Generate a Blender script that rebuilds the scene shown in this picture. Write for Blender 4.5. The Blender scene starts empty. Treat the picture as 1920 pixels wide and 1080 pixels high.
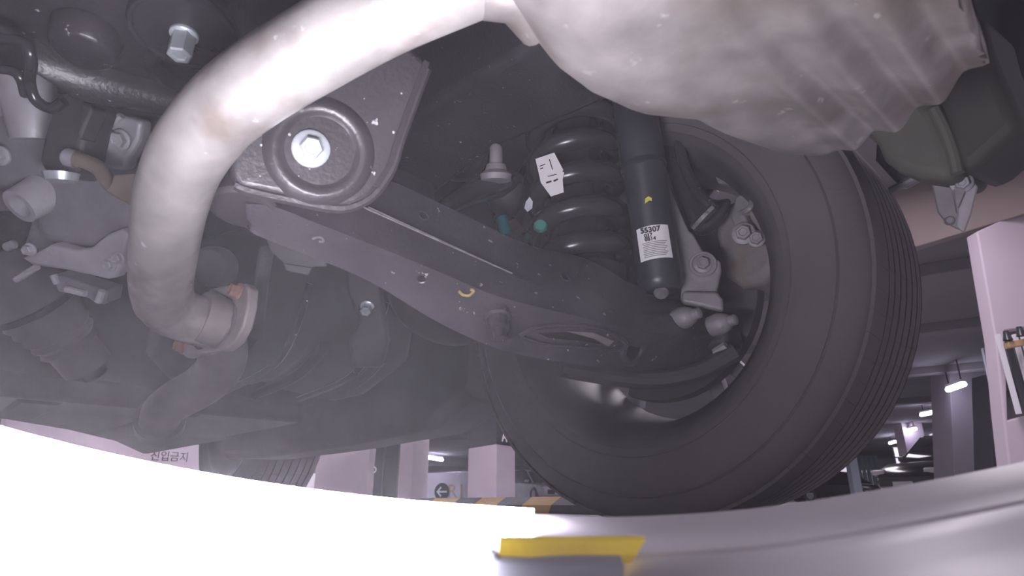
import bpy, bmesh, math, random
from mathutils import Vector, Matrix
random.seed(7)

# ------------------------------------------------------------------ camera, world, light, exposure
scene = bpy.context.scene
COL = scene.collection
FPX = 1150.0                      # focal length in pixels of a 1920 px wide picture
HOR = 940.0                       # picture row of the horizon
H = 0.036                         # lens height above the floor
YAW, PITCH = 0.767, math.atan((HOR - 540.0) / FPX)
CAM = Vector((0, 0, H))
FW = Vector((math.sin(YAW) * math.cos(PITCH), math.cos(YAW) * math.cos(PITCH), math.sin(PITCH)))
RT = FW.cross(Vector((0, 0, 1))).normalized()
UP = RT.cross(FW)
cd = bpy.data.cameras.new('camera')
cd.sensor_width = 36.0
cd.lens = 36.0 * FPX / 1920.0
cd.clip_start, cd.clip_end = 0.01, 300
cd.dof.use_dof = True
cd.dof.focus_distance = 1.0
cd.dof.aperture_fstop = 13.0
camo = bpy.data.objects.new('camera', cd)
COL.objects.link(camo)
camo.matrix_world = Matrix((
    (RT.x, UP.x, -FW.x, CAM.x), (RT.y, UP.y, -FW.y, CAM.y), (RT.z, UP.z, -FW.z, CAM.z), (0, 0, 0, 1)))
scene.camera = camo

world = bpy.data.worlds.new('garage_air')
scene.world = world
world.use_nodes = True
wb = world.node_tree.nodes['Background']
wb.inputs['Color'].default_value = (0.80, 0.72, 0.86, 1)
wb.inputs['Strength'].default_value = 0.6

scene.cycles.max_bounces = 4; scene.cycles.diffuse_bounces = 2; scene.cycles.glossy_bounces = 2; scene.cycles.volume_bounces = 0

LED_STRENGTH = 330.0              # the light bar of the inspection trolley
DECK_GLOW_STRENGTH = 80.0             # added glow of the overexposed deck below it
LAMP_STRENGTH = 30.0              # ceiling tubes of the garage

# rows of ceiling lamps over the bays and the driving lane
for lx, ly in ((-4, -3), (-4, 5), (-4, 13), (3.6, -4), (3.6, 0.6), (3.6, 5), (3.6, 11), (3.6, 18), (10, -4), (10, 3), (10, 10), (10, 18), (18, -3), (18, 6), (18, 15), (26, 2), (26, 12), (34, 6)):
    ld = bpy.data.lights.new('ceiling_lamp_light', 'AREA'); ld.shape = 'RECTANGLE'; ld.size = 2.4; ld.size_y = 0.5
    ld.energy = 62.0; ld.color = (0.97, 0.88, 1.0)
    lo_ = bpy.data.objects.new('ceiling_lamp_light', ld); COL.objects.link(lo_); lo_.location = (lx, ly, 2.45)

scene.view_settings.view_transform = 'Standard'
scene.view_settings.look = 'None'
scene.view_settings.exposure = 0.0
scene.view_settings.gamma = 1.0
scene.view_settings.use_curve_mapping = False

# ------------------------------------------------------------------ helpers: places
def ray(px, py):
    return FW + RT * ((px - 960.0) / FPX) + UP * ((540.0 - py) / FPX)
def P(px, py, d):                 # a point at optical distance d
    return CAM + ray(px, py) * d
def onX(px, py, v):
    r = ray(px, py); return CAM + r * (v / r.x)
def onY(px, py, v):
    r = ray(px, py); return CAM + r * (v / r.y)
def onZ(px, py, v):               # v above the lens
    r = ray(px, py); return CAM + r * (v / r.z)
def onplane(px, py, pt, n):
    r = ray(px, py); return CAM + r * ((pt - CAM).dot(n) / r.dot(n))
def G(px, d):
    p = P(px, HOR, d); p.z = 0; return p
def lerp(a, b, t): return a + (b - a) * t

# ------------------------------------------------------------------ helpers: materials
MATS = {}
def mat(name, col, rough=0.5, metal=0.0, var=0.25, scale=18.0, bump=0.15, bscale=90.0, speck=None, speck_amt=0.66,
        speck_scale=160.0, stain=None, stain_scale=6.0, stain_pos=0.55, spec=0.5):
    if name in MATS: return MATS[name]
    m = bpy.data.materials.new(name); MATS[name] = m
    m.use_nodes = True
    nt = m.node_tree; N = nt.nodes; L = nt.links
    b = N['Principled BSDF']
    b.inputs['Roughness'].default_value = rough
    b.inputs['Metallic'].default_value = metal
    b.inputs['Specular IOR Level'].default_value = spec
    tc = N.new('ShaderNodeTexCoord')
    no = N.new('ShaderNodeTexNoise'); no.inputs['Scale'].default_value = scale; no.inputs['Detail'].default_value = 5
    L.new(tc.outputs['Object'], no.inputs['Vector'])
    rp = N.new('ShaderNodeValToRGB')
    e = rp.color_ramp.elements
    e[0].position, e[1].position = 0.32, 0.7
    lo = tuple(c * (1 - var) for c in col) + (1,); hi = tuple(min(1, c * (1 + var)) for c in col) + (1,)
    e[0].color, e[1].color = lo, hi
    L.new(no.outputs['Fac'], rp.inputs['Fac'])
    out = rp.outputs['Color']
    def layer(out, c, sc, pos, soft):
        n2 = N.new('ShaderNodeTexNoise'); n2.inputs['Scale'].default_value = sc; n2.inputs['Detail'].default_value = 4
        L.new(tc.outputs['Object'], n2.inputs['Vector'])
        mr = N.new('ShaderNodeMapRange'); mr.inputs['From Min'].default_value = pos; mr.inputs['From Max'].default_value = pos + soft
        L.new(n2.outputs['Fac'], mr.inputs['Value'])
        mx = N.new('ShaderNodeMix'); mx.data_type = 'RGBA'
        L.new(mr.outputs['Result'], mx.inputs['Factor'])
        L.new(out, mx.inputs[6]); mx.inputs[7].default_value = tuple(c) + (1,)
        return mx.outputs[2]
    if stain: out = layer(out, stain, stain_scale, stain_pos, 0.18)
    if speck: out = layer(out, speck, speck_scale, speck_amt, 0.05)
    L.new(out, b.inputs['Base Color'])
    if bump:
        n3 = N.new('ShaderNodeTexNoise'); n3.inputs['Scale'].default_value = bscale; n3.inputs['Detail'].default_value = 3
        L.new(tc.outputs['Object'], n3.inputs['Vector'])
        bp = N.new('ShaderNodeBump'); bp.inputs['Strength'].default_value = bump; bp.inputs['Distance'].default_value = 0.002
        L.new(n3.outputs['Fac'], bp.inputs['Height']); L.new(bp.outputs['Normal'], b.inputs['Normal'])
    return m
def emat(name, col, strength):
    if name in MATS: return MATS[name]
    m = bpy.data.materials.new(name); MATS[name] = m
    m.use_nodes = True
    b = m.node_tree.nodes['Principled BSDF']
    b.inputs['Base Color'].default_value = (0.8, 0.8, 0.8, 1)
    b.inputs['Emission Color'].default_value = tuple(col) + (1,)
    b.inputs['Emission Strength'].default_value = strength
    return m

BLACK = mat('black_paint', (0.035, 0.031, 0.036), 0.36, 0, 0.3, 9, 0.25, 220, speck=(0.42, 0.40, 0.42), speck_amt=0.70, speck_scale=95)
ARM = mat('dusty_black_paint', (0.053, 0.047, 0.056), 0.33, 0, 0.3, 12, 0.3, 260, speck=(0.36, 0.34, 0.36), speck_amt=0.68, speck_scale=110,
          stain=(0.080, 0.073, 0.084), stain_scale=10, stain_pos=0.55)
GLOSS = mat('gloss_black_paint', (0.023, 0.021, 0.025), 0.24, 0, 0.2, 8, 0.08, 120)
PAN = mat('underseal', (0.075, 0.071, 0.077), 0.75, 0, 0.3, 5, 0.4, 60)
DEEP = mat('dark_underseal', (0.055, 0.052, 0.057), 0.7, 0, 0.25, 4, 0.3, 40)
PLASTIC = mat('black_plastic', (0.060, 0.056, 0.060), 0.55, 0, 0.2, 6, 0.1, 100)
STEEL = mat('stained_steel', (0.430, 0.402, 0.392), 0.40, 0.6, 0.22, 24, 0.2, 90, stain=(0.264, 0.224, 0.201), stain_scale=16, stain_pos=0.50,
            speck=(0.72, 0.70, 0.70), speck_amt=0.7, speck_scale=70)
MUFF = mat('aluminised_steel', (0.300, 0.272, 0.268), 0.40, 0.72, 0.3, 22, 0.3, 70, stain=(0.185, 0.152, 0.138), stain_scale=13, stain_pos=0.48,
           speck=(0.42, 0.39, 0.38), speck_amt=0.66, speck_scale=60)
OLDSTEEL = mat('dull_steel', (0.272, 0.238, 0.245), 0.6, 0.3, 0.2, 14, 0.2, 90, stain=(0.184, 0.136, 0.129), stain_scale=14, stain_pos=0.5)
RUST = mat('rusty_bolt', (0.240, 0.136, 0.112), 0.75, 0.2, 0.3, 40, 0.4, 200)
ZINC = mat('zinc_plate', (0.66, 0.70, 0.76), 0.34, 0.6, 0.12, 60, 0.1, 200)
CAST = mat('cast_aluminium', (0.312, 0.300, 0.335), 0.55, 0.25, 0.15, 20, 0.3, 160, stain=(0.211, 0.203, 0.226), stain_scale=9, stain_pos=0.5)  # kept darker: shade of the casing recesses is put into this colour
CASTL = mat('lit_cast_aluminium', (0.593, 0.578, 0.623), 0.5, 0.3, 0.12, 20, 0.25, 160)  # lighter copy of the cast: stronger light on casing faces put into colour
KNUCK = mat('knuckle_aluminium', (0.281, 0.265, 0.281), 0.55, 0.2, 0.15, 20, 0.3, 160)
CALI = mat('dusty_caliper_iron', (0.259, 0.234, 0.231), 0.7, 0.1, 0.2, 14, 0.35, 120, stain=(0.224, 0.175, 0.154), stain_scale=12, stain_pos=0.5)
RUBBER = mat('tyre_rubber', (0.112, 0.101, 0.107), 0.82, 0, 0.12, 7, 0.2, 120, spec=0.3)
BUSH = mat('bushing_rubber', (0.043, 0.038, 0.042), 0.6, 0, 0.2, 20, 0.2, 100)
RIMM = mat('dark_rim_paint', (0.078, 0.072, 0.074), 0.45, 0.0, 0.2, 8, 0.1, 80)
SPRG = mat('spring_coating', (0.027, 0.026, 0.030), 0.25, 0, 0.15, 10, 0.05, 100)
SHOCK = mat('shock_paint', (0.030, 0.030, 0.037), 0.38, 0, 0.15, 10, 0.05, 100)
PAPER = mat('label_paper', (0.88, 0.86, 0.88), 0.5, 0, 0.03, 20, 0)
INK = mat('label_ink', (0.03, 0.03, 0.035), 0.6, 0, 0.05, 20, 0)
BRASS = mat('brown_rod', (0.247, 0.203, 0.165), 0.5, 0.4, 0.2, 20, 0.2, 100)
TURQ = mat('turquoise_plastic', (0.0, 0.72, 0.90), 0.4, 0, 0.05, 20, 0)
OLIVE = mat('olive_plastic', (0.22, 0.17, 0.07), 0.5, 0, 0.1, 20, 0)
GREEN = mat('green_paint_mark', (0.06, 0.30, 0.24), 0.5, 0, 0.1, 20, 0)
YELLOW = mat('yellow_paint_mark', (0.75, 0.72, 0.10), 0.5, 0, 0.05, 20, 0)
CREAM = mat('pale_label', (0.78, 0.80, 0.88), 0.5, 0, 0.05, 20, 0)

# ------------------------------------------------------------------ helpers: meshes
ROOT = {}
class MB:
    def __init__(s): s.v = []; s.f = []
    def add(s, verts, faces):
        o = len(s.v); s.v += [Vector(p) for p in verts]; s.f += [tuple(i + o for i in f) for f in faces]; return s
    def loops(s, rings, closed=True, cap0=True, cap1=True):
        n = len(rings[0]); v = [p for r in rings for p in r]; f = []
        for i in range(len(rings) - 1):
            for j in range(n if closed else n - 1):
                k = (j + 1) % n
                f.append((i * n + j, i * n + k, (i + 1) * n + k, (i + 1) * n + j))
        if cap0 and closed: f.append(tuple(range(n - 1, -1, -1)))
        if cap1 and closed: f.append(tuple((len(rings) - 1) * n + j for j in range(n)))
        return s.add(v, f)
    def prism(s, pts, vec):
        pts = [Vector(p) for p in pts]
        return s.loops([pts, [p + vec for p in pts]])
    def box(s, c, sx, sy, sz, ax=None):
        c = Vector(c); X, Y, Z = ax or (Vector((1, 0, 0)), Vector((0, 1, 0)), Vector((0, 0, 1)))
        r = [c + X * (a * sx / 2) + Y * (b * sy / 2) - Z * (sz / 2) for a, b in ((-1, -1), (1, -1), (1, 1), (-1, 1))]
        return s.loops([r, [p + Z * sz for p in r]])
    def tube(s, pts, rad, seg=14, cap=True):
        pts = [Vector(p) for p in pts]; n = len(pts)
        rad = rad if isinstance(rad, (list, tuple)) else [rad] * n
        t0 = (pts[1] - pts[0]).normalized()
        a = t0.orthogonal().normalized(); rings = []
        for i in range(n):
            t = (pts[min(i + 1, n - 1)] - pts[max(i - 1, 0)]).normalized()
            a = (a - t * a.dot(t)).normalized(); b = t.cross(a)
            rings.append([pts[i] + (a * math.cos(q) + b * math.sin(q)) * rad[i] for q in [2 * math.pi * k / seg for k in range(seg)]])
        return s.loops(rings, True, cap, cap)
    def lathe(s, c, ax, prof, seg=28, a0=0.0, a1=2 * math.pi, ref=None):
        c = Vector(c); ax = Vector(ax).normalized()
        e1 = (ref - ax * ref.dot(ax)).normalized() if ref else ax.orthogonal().normalized()
        e2 = ax.cross(e1)
        full = abs(a1 - a0 - 2 * math.pi) < 1e-6
        rings = []
        for k in range(seg if full else seg + 1):
            q = a0 + (a1 - a0) * k / seg
            d = e1 * math.cos(q) + e2 * math.sin(q)
            rings.append([c + ax * h + d * r for h, r in prof])
        n = len(prof); v = [p for r in rings for p in r]; f = []
        m = len(rings)
        for i in range(m if full else m - 1):
            k = (i + 1) % m
            for j in range(n - 1):
                f.append((i * n + j, i * n + j + 1, k * n + j + 1, k * n + j))
        return s.add(v, f)
    def build(s, name, material, parent=None, smooth=35, bevel=0, seg=2, subsurf=0, origin=None):
        if parent is not None:
            base = ROOT[parent]
        else:
            if origin is None:
                lo = min(p.z for p in s.v); origin = sum(s.v, Vector()) / len(s.v); origin = Vector((origin.x, origin.y, lo))
            base = Vector(origin)
        me = bpy.data.meshes.new(name)
        me.from_pydata([tuple(p - base) for p in s.v], [], s.f)
        bm = bmesh.new(); bm.from_mesh(me)
        bmesh.ops.remove_doubles(bm, verts=bm.verts, dist=1e-6)
        bmesh.ops.recalc_face_normals(bm, faces=bm.faces)
        bm.to_mesh(me); bm.free()
        me.materials.append(material)
        if smooth:
            for p in me.polygons: p.use_smooth = True
            me.set_sharp_from_angle(angle=math.radians(smooth))
        o = bpy.data.objects.new(name, me); COL.objects.link(o)
        if parent is not None: o.parent = parent
        else: o.location = base
        ROOT[o] = base
        if bevel:
            b = o.modifiers.new('bevel', 'BEVEL'); b.width = bevel; b.segments = seg; b.limit_method = 'ANGLE'; b.angle_limit = math.radians(40)
            b.harden_normals = False
        if subsurf:
            q = o.modifiers.new('sub', 'SUBSURF'); q.levels = subsurf; q.render_levels = subsurf
        return o

def tag(o, label=None, cat=None, group=None, kind=None):
    if label: o['label'] = label
    if cat: o['category'] = cat
    if group: o['group'] = group
    if kind: o['kind'] = kind
    return o
def thing(name, loc, label, cat, group=None):
    o = bpy.data.objects.new(name, None); COL.objects.link(o)
    o.empty_display_size = 0.05
    o.location = loc; ROOT[o] = Vector(loc)
    return tag(o, label, cat, group)
def struct(o, label=None):
    o['kind'] = 'structure'
    if label: o['label'] = label
    return o
def catmull(pts, n=8):
    pts = [Vector(p) for p in pts]; out = []
    q = [pts[0] * 2 - pts[1]] + pts + [pts[-1] * 2 - pts[-2]]
    for i in range(1, len(q) - 2):
        for k in range(n):
            t = k / n
            out.append(0.5 * ((2 * q[i]) + (q[i + 1] - q[i - 1]) * t + (2 * q[i - 1] - 5 * q[i] + 4 * q[i + 1] - q[i + 2]) * t * t
                              + (3 * q[i] - q[i - 1] - 3 * q[i + 1] + q[i + 2]) * t ** 3))
    out.append(pts[-1]); return out
def frame(n):
    n = Vector(n).normalized(); a = n.orthogonal().normalized(); return a, n.cross(a), n
def hexpts(c, n, r, rot=0.0):
    a, b, n = frame(n)
    return [c + (a * math.cos(k * math.pi / 3 + rot) + b * math.sin(k * math.pi / 3 + rot)) * r for k in range(6)]
def hexbolt(parent, c, n, r, name='bolt', m=None, flange=1.5, head=0.9, cup=True, rot=0.3):
    """a flanged hex bolt: the flange is the part, the hex head its sub-part"""
    m = m or ZINC; c = Vector(c); n = Vector(n).normalized()
    f = MB().lathe(c, n, [(-r * 0.2, 0), (-r * 0.2, r * flange), (r * 0.12, r * flange), (r * 0.28, r * (flange - 0.25)), (r * 0.3, 0)], 24)
    o = f.build(name, m, parent, bevel=r * 0.04)
    h = MB(); base = hexpts(c, n, r, rot)
    h.loops([[p + n * (r * 0.2) for p in base], [p + n * (r * head) for p in base], [c + (p - c) * 0.86 + n * (r * (head + 0.14)) for p in base],
             [c + (p - c) * 0.6 + n * (r * (head + 0.14)) for p in base], [c + (p - c) * 0.5 + n * (r * (head + 0.02)) for p in base]])
    h.build('bolt_head', m, o, smooth=25)
    return o
def plate(pix, pt, n, thick, m, name, parent=None, bevel=0.002, away=None, seg=2, smooth=35):
    n = Vector(n).normalized()
    if n.dot(FW) < 0: n = -n
    pts = [onplane(x, y, pt, n) for x, y in pix]
    return MB().prism(pts, n * thick).build(name, m, parent, bevel=bevel, seg=seg, smooth=smooth)
def text(body, loc, right, up, size, m, name='lettering', parent=None, ext=0.0004, align='CENTER', bold=0.0):
    c = bpy.data.curves.new(name, 'FONT'); c.body = body; c.size = size; c.extrude = ext; c.align_x = align; c.align_y = 'CENTER'
    c.offset = bold
    c.materials.append(m)
    o = bpy.data.objects.new(name, c); COL.objects.link(o)
    me = bpy.data.meshes.new_from_object(o.evaluated_get(bpy.context.evaluated_depsgraph_get()))
    bpy.data.objects.remove(o); bpy.data.curves.remove(c)
    me.name = name; me.materials.clear(); me.materials.append(m)
    o = bpy.data.objects.new(name, me); COL.objects.link(o)
    r = Vector(right).normalized(); u = Vector(up); u = (u - r * u.dot(r)).normalized(); n = r.cross(u)
    base = ROOT[parent] if parent is not None else Vector()
    if parent is not None: o.parent = parent
    l = Vector(loc) - base
    o.matrix_local = Matrix(((r.x, u.x, n.x, l.x), (r.y, u.y, n.y, l.y), (r.z, u.z, n.z, l.z), (0, 0, 0, 1)))
    ROOT[o] = base
    return o

# ================================================================== THE GARAGE (structure)
WALL = mat('pink_wall_paint', (0.62, 0.53, 0.60), 0.6, 0, 0.04, 2, 0.02, 20)
WALLW = mat('white_wall_paint', (0.74, 0.70, 0.74), 0.6, 0, 0.04, 2, 0.02, 20)
CEIL = mat('ceiling_concrete', (0.20, 0.19, 0.20), 0.9, 0, 0.15, 0.6, 0.1, 8)
BROWN = mat('brown_beam_paint', (0.24, 0.19, 0.18), 0.8, 0, 0.08, 2, 0.05, 20)
FLOOR = mat('grey_epoxy_floor', (0.48, 0.46, 0.49), 0.35, 0, 0.06, 1.5, 0.02, 20)
GREYW = mat('grey_wall_paint', (0.30, 0.28, 0.31), 0.7, 0, 0.06, 2, 0.02, 20)
DARKM = mat('dark_metal', (0.035, 0.035, 0.045), 0.3, 0, 0.1, 3, 0)
BLUEW = mat('pale_blue_panel', (0.60, 0.66, 0.78), 0.4, 0, 0.04, 3, 0)
TEAL = mat('blue_grey_shutter', (0.33, 0.43, 0.47), 0.5, 0, 0.06, 3, 0)
WHITE = mat('white_sign_paint', (0.82, 0.80, 0.84), 0.5, 0, 0.03, 5, 0)
ORANGE = mat('orange_lettering', (0.62, 0.40, 0.24), 0.6, 0, 0.05, 5, 0)
LAMP = emat('tube_light', (0.78, 0.74, 1.0), LAMP_STRENGTH)
DAY = emat('lit_window', (0.92, 0.80, 0.95), 0.75)

CEIL_Z = 2.55
struct(MB().box((15, 12, -0.05), 90, 90, 0.1).build('floor', FLOOR), 'grey epoxy garage floor')
struct(MB().box((20, 17, CEIL_Z + 0.1), 80, 80, 0.2).build('ceiling', CEIL), 'dark concrete garage ceiling')

def wall(name, pa, da, pb, db, z0, z1, th, m, label=None):
    a, b = G(pa, da), G(pb, db)
    d = (b - a).normalized(); n = Vector((-d.y, d.x, 0))
    if n.dot(FW) < 0: n = -n
    r = [a, b, b + n * th, a + n * th]
    mb = MB().loops([[p + Vector((0, 0, z0)) for p in r], [p + Vector((0, 0, z1)) for p in r]])
    o = mb.build(name, m, None, smooth=0, bevel=0.004)
    return struct(o, label), a, b, d, -n

# far left wall with the no-entry lettering, seen under the car
wl, a, b, d, n = wall('wall_left', -30, 9.0, 372, 11.5, 0, CEIL_Z, 0.2, WALL, 'pink painted wall lettered in dark Korean characters')
p = onplane(318, 857, a, n)
text('진입금지', p + n * 0.012, d, Vector((0, 0, 1)), 0.19, INK, 'lettering', wl, 0.003)
wall('wall_end', 362, 11.6, 412, 11.2, 0, CEIL_Z, 0.3, GREYW, 'grey wall return beside the lettered wall')
wall('wall_panel', 412, 9.8, 478, 10.4, 0, CEIL_Z, 0.2, WALL, 'short pink wall panel seen under the car floor')
wall('wall_corridor', 586, 10.2, 686, 9.4, 0, CEIL_Z, 0.2, WALL, 'pink wall beside the dark glass door')
wall('wall_return', 745, 9.4, 780, 11.5, 0, CEIL_Z, 0.2, WALL, 'pink wall to the other side of the dark glass door')
wf, fa, fb, fd, fn = wall('wall_far', 768, 46.0, 892, 44.0, 0, 2.05, 0.2, WALLW, 'white far wall with a round arrow sign')
wall('wall_back', 700, 58, 1720, 56, 0, CEIL_Z, 0.3, GREYW, 'distant grey back wall of the garage')

# dark glass door: frame, two leaves
dd = MB(); a, b = G(686, 9.5), G(745, 9.5)
d = (b - a).normalized(); n = Vector((d.y, -d.x, 0))
if n.dot(FW) > 0: n = -n
GLASS = mat('dark_door_glass', (0.03, 0.04, 0.05), 0.06, 0, 0.1, 2, 0, spec=0.8)
dr = thing('door_1', (a + b) / 2, 'dark double glass door with grey frame between pink walls', None); dr['kind'] = 'structure'
W_ = (b - a).length
for k in range(2):
    c = a + d * (W_ * (0.25 + 0.5 * k)) + Vector((0, 0, 1.1))
    pn = MB().box(c, W_ * 0.46, 0.02, 2.2, (d, n, Vector((0, 0, 1)))).build('pane', GLASS, dr, 0)
    if k == 0:
        text('b', onplane(701, 879, a, n) + n * 0.02, d, Vector((0, 0, 1)), 0.22, WHITE, 'lettering', pn, 0.002)
for s in (0.0, 0.5, 1.0):
    MB().box(a + d * (W_ * s) + Vector((0, 0, 1.15)), 0.03, 0.06, 2.3, (d, n, Vector((0, 0, 1)))).build('door_frame', DARKM, dr, 0)
MB().box((a + b) / 2 + Vector((0, 0, 2.4)), W_, 0.08, 0.3, (d, n, Vector((0, 0, 1)))).build('door_header', DARKM, dr, 0)

# pillar lettered A: two visible faces and a dark header band
pc = G(936, 7.4)
d = Vector((0.90, -0.44, 0)).normalized(); e = Vector((0.44, 0.90, 0))
pl = thing('concrete_pillar', pc, 'pale pink pillar with dark header band lettered A', 'pillar')
c0, c1, c2 = G(876, 7.8), G(930, 7.2), G(966, 7.6)
c3 = c0 + (c2 - c1)
zt = P(930, 829, 7.2).z
ring = [c0, c1, c2, c3]
MB().loops([[p + Vector((0, 0, 0)) for p in ring], [p + Vector((0, 0, zt)) for p in ring]]).build('shaft', WALL, pl, 0, bevel=0.01)
MB().loops([[p + (p - (c0 + c2) / 2) * 0.01 + Vector((0, 0, zt)) for p in ring], [p + (p - (c0 + c2) / 2) * 0.01 + Vector((0, 0, CEIL_Z)) for p in ring]]).build('header_band', mat('header_black', (.03, .03, .035), .9, 0, .05, 3, 0, spec=.1), pl, 0)
rr = (c2 - c1).normalized(); nn = Vector((rr.y, -rr.x, 0))
text('A', onplane(942, 819, c1, nn) + nn * 0.03, rr, Vector((0, 0, 1)), 0.19, WHITE, 'lettering', pl, 0.003, bold=0.004)

# round arrow sign and level mark on the far wall
q = onplane(829, 922, fa, fn) + fn * 0.02
sg = thing('arrow_sign', q, 'round black sign with white left arrow on far white wall', 'sign')
MB().lathe(q, fn, [(0, 0), (0, 0.62), (0.02, 0.62), (0.02, 0)], 32).build('disc', DARKM, sg)
ar = MB(); up = Vector((0, 0, 1))
for pts in ([(-0.2, 0), (-0.05, 0.16), (-0.01, 0.12), (-0.13, 0)], [(-0.2, 0), (-0.05, -0.16), (-0.01, -0.12), (-0.13, 0)],
            [(-0.17, 0.028), (0.18, 0.028), (0.18, -0.028), (-0.17, -0.028)]):
    ar.prism([q + fd * (x * 2.3) + up * (z * 2.3) + fn * 0.021 for x, z in pts], fn * 0.008)
ar.build('arrow', WHITE, sg, 0)
text('R1', onplane(856, 922, fa, fn) + fn * 0.02, fd, up, 1.35, ORANGE, 'lettering', wf, 0.003)

# ceiling tubes, each from its two ends
def tube_lamp(pa, pb, z, label, th=0.045):
    a, b = onZ(pa[0], pa[1], z - H), onZ(pb[0], pb[1], z - H)
    c = (a + b) / 2
    t = thing('tube_lamp', c, label, 'lamp', 'tube lamps under the garage ceiling')
    dv = (b - a).normalized()
    MB().tube([a, b], th, 10).build('tube', LAMP, t)
    MB().box(c + Vector((0, 0, th * 1.6)), (b - a).length, th * 1.6, th, (dv, dv.cross(up).normalized(), up)).build('housing', WHITE, t, 0)
    for s in (0.12, 0.88):
        pp = lerp(a, b, s); MB().tube([pp + Vector((0, 0, th)), Vector((pp.x, pp.y, CEIL_Z))], 0.012, 6).build('hanger', DARKM, t)
    return t
tube_lamp((1777, 731), (1808, 720), 2.08, 'largest tube lamp beside the grey column, nearest of the row on the ceiling')
tube_lamp((1727, 778), (1770, 769), 2.3, 'long thin tube lamp above the windscreen of the large black car')
tube_lamp((1692, 810), (1717, 804), 2.3, 'short tube lamp above the small bright window behind the black car')
tube_lamp((1668, 831), (1699, 824), 2.3, 'tube lamp directly above the roof line of the black car')
tube_lamp((1555, 876), (1577, 873), 2.3, 'small distant tube lamp above the row of far parked cars')
tube_lamp((797, 857), (829, 862), 2.3, 'brightest long tube lamp over the white far wall', 0.09)
tube_lamp((777, 877), (788, 879), 2.3, 'tiny tube lamp over the corner of the pink wall return', 0.08)
tube_lamp((852, 890), (868, 894), 2.3, 'small tube lamp over the orange lettering on the far wall', 0.08)
q = onplane(786, 921, fa, fn) + fn * 0.1
rl = thing('round_lamp', q, 'round glowing wall lamp left of the arrow sign', 'lamp')
MB().lathe(q, fn, [(0, 0), (0, 0.26), (0.05, 0.22), (0.08, 0.0)], 20).build('diffuser', emat('round_lamp_glow', (0.86, 0.82, 1.0), 8), rl)
MB().lathe(q, fn, [(-0.09, 0), (-0.09, 0.3), (-0.0, 0.3), (0.0, 0)], 20).build('lamp_rim', DARKM, rl)

# wheel stop: yellow and black blocks
ys = [(-70, 3.8), (-20, 3.4), (740, 3.1), (792, 2.85), (842, 2.65), (880, 2.48), (925, 2.3), (972, 2.12), (1030, 1.92), (1130, 1.68), (1240, 1.45)][2:]
pa_, pb_ = G(742, 3.0), G(1180, 1.62)
ws = thing('wheel_stop', (pa_ + pb_) / 2, 'low concrete kerb striped yellow and black behind the tyre', 'kerb')
cuts = [742, 800, 845, 885, 927, 975, 1028, 1120, 1180]
YB = mat('yellow_stripe_paint', (0.78, 0.43, 0.02), 0.6, 0, 0.08, 10, 0.05, 60); BB = mat('black_stripe_paint', (0.06, 0.055, 0.065), 0.6, 0, 0.08, 10, 0.05, 60)
dv = (pb_ - pa_).normalized(); nv = Vector((dv.y, -dv.x, 0))
if nv.dot(FW) > 0: nv = -nv
def kx(px): return onplane(px, HOR, pa_, nv)
for i in range(len(cuts) - 1):
    p0, p1 = kx(cuts[i]), kx(cuts[i + 1]); p0.z = p1.z = 0
    hh = 0.050
    prof = [(0.0, 0.0), (0.0, hh * 0.5), (-0.03, hh), (-0.12, hh), (-0.15, hh * 0.5), (-0.15, 0)]
    sk = dv * 0.03
    r0 = [p0 + nv * x + up * z + sk * (z / hh) for x, z in prof]; r1 = [p1 + nv * x + up * z + sk * (z / hh) for x, z in prof]
    MB().loops([r0, r1]).build('stripe_block', YB if i % 2 == 1 else BB, ws, 0)

# right-hand side: beam, panel wall, columns, shutter, windows
def slab(name, pix, d, m, th=0.3, label=None):
    """a flat facade piece standing at distance d, outline in the plane facing the lens' heading"""
    n = Vector((FW.x, FW.y, 0)).normalized()
    o = plate(pix, P(960, HOR, d), n, th, m, name, None, bevel=0.01, smooth=0)
    return struct(o, label)
def xz(px, y0, d): return P(px, y0, d)
bm_ = MB()
b0, b1 = P(1560, 511, 5.2), P(2050, 362, 4.4)
nb = Vector((0.35, 0.9, 0)).normalized()
bb = []
for q_ in (b0, b1): bb.append([q_, q_ + Vector((0, 0, 0.75)), q_ + Vector((0, 0, 0.75)) + nb * 0.5, q_ + nb * 0.5])
struct(MB().loops(bb).build('trim_1', BROWN, None, 0, bevel=0.01), 'brown painted ceiling beam seen above the tread')
slab('wall_right', [(1832, 434), (2010, 352), (2010, 600), (1884, 620), (1890, 788), (2010, 760), (2010, 952), (1902, 952), (1882, 780), (1868, 640)], 4.0, WALL, 0.12, 'pink wall panel framing the barred opening beyond the bumper corner')
slab('wall_column', [(1780, 684), (1850, 676), (1868, 944), (1792, 944)], 11.4, GREYW, 0.6, 'grey column behind the large black car')
slab('wall_dark', [(1855, 700), (1880, 704), (1892, 944), (1864, 944)], 9.0, DARKM, 0.4, 'dark narrow cabinet beside the grey column')
slab('wall_pale', [(1843, 652), (1866, 648), (1877, 716), (1858, 722)], 8.4, BLUEW, 0.05, 'pale blue panel high beside the dark cabinet')
for k, (ya, yb, z) in enumerate(((560, 500, 2.42), (655, 610, 2.42), (722, 690, 2.42), (770, 746, 2.42))):
    a, b = onZ(1500, ya, z - H), onZ(1880, yb, z - H); dv = (b - a).normalized()
    struct(MB().box((a + b) / 2 + Vector((0, 0, .06)), (b - a).length + 3, .3, .14, (dv, up.cross(dv), up)).build('trim_%d' % (k + 2), CEIL, None, 0, bevel=.01), '%s shallow concrete rib across the garage ceiling counted from the beam' % ('first', 'second', 'third', 'fourth')[k])
wall('wall_post', 1606, 28, 1621, 28, 0, CEIL_Z, 0.4, BLUEW, 'slim white post beside the shutter')
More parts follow.
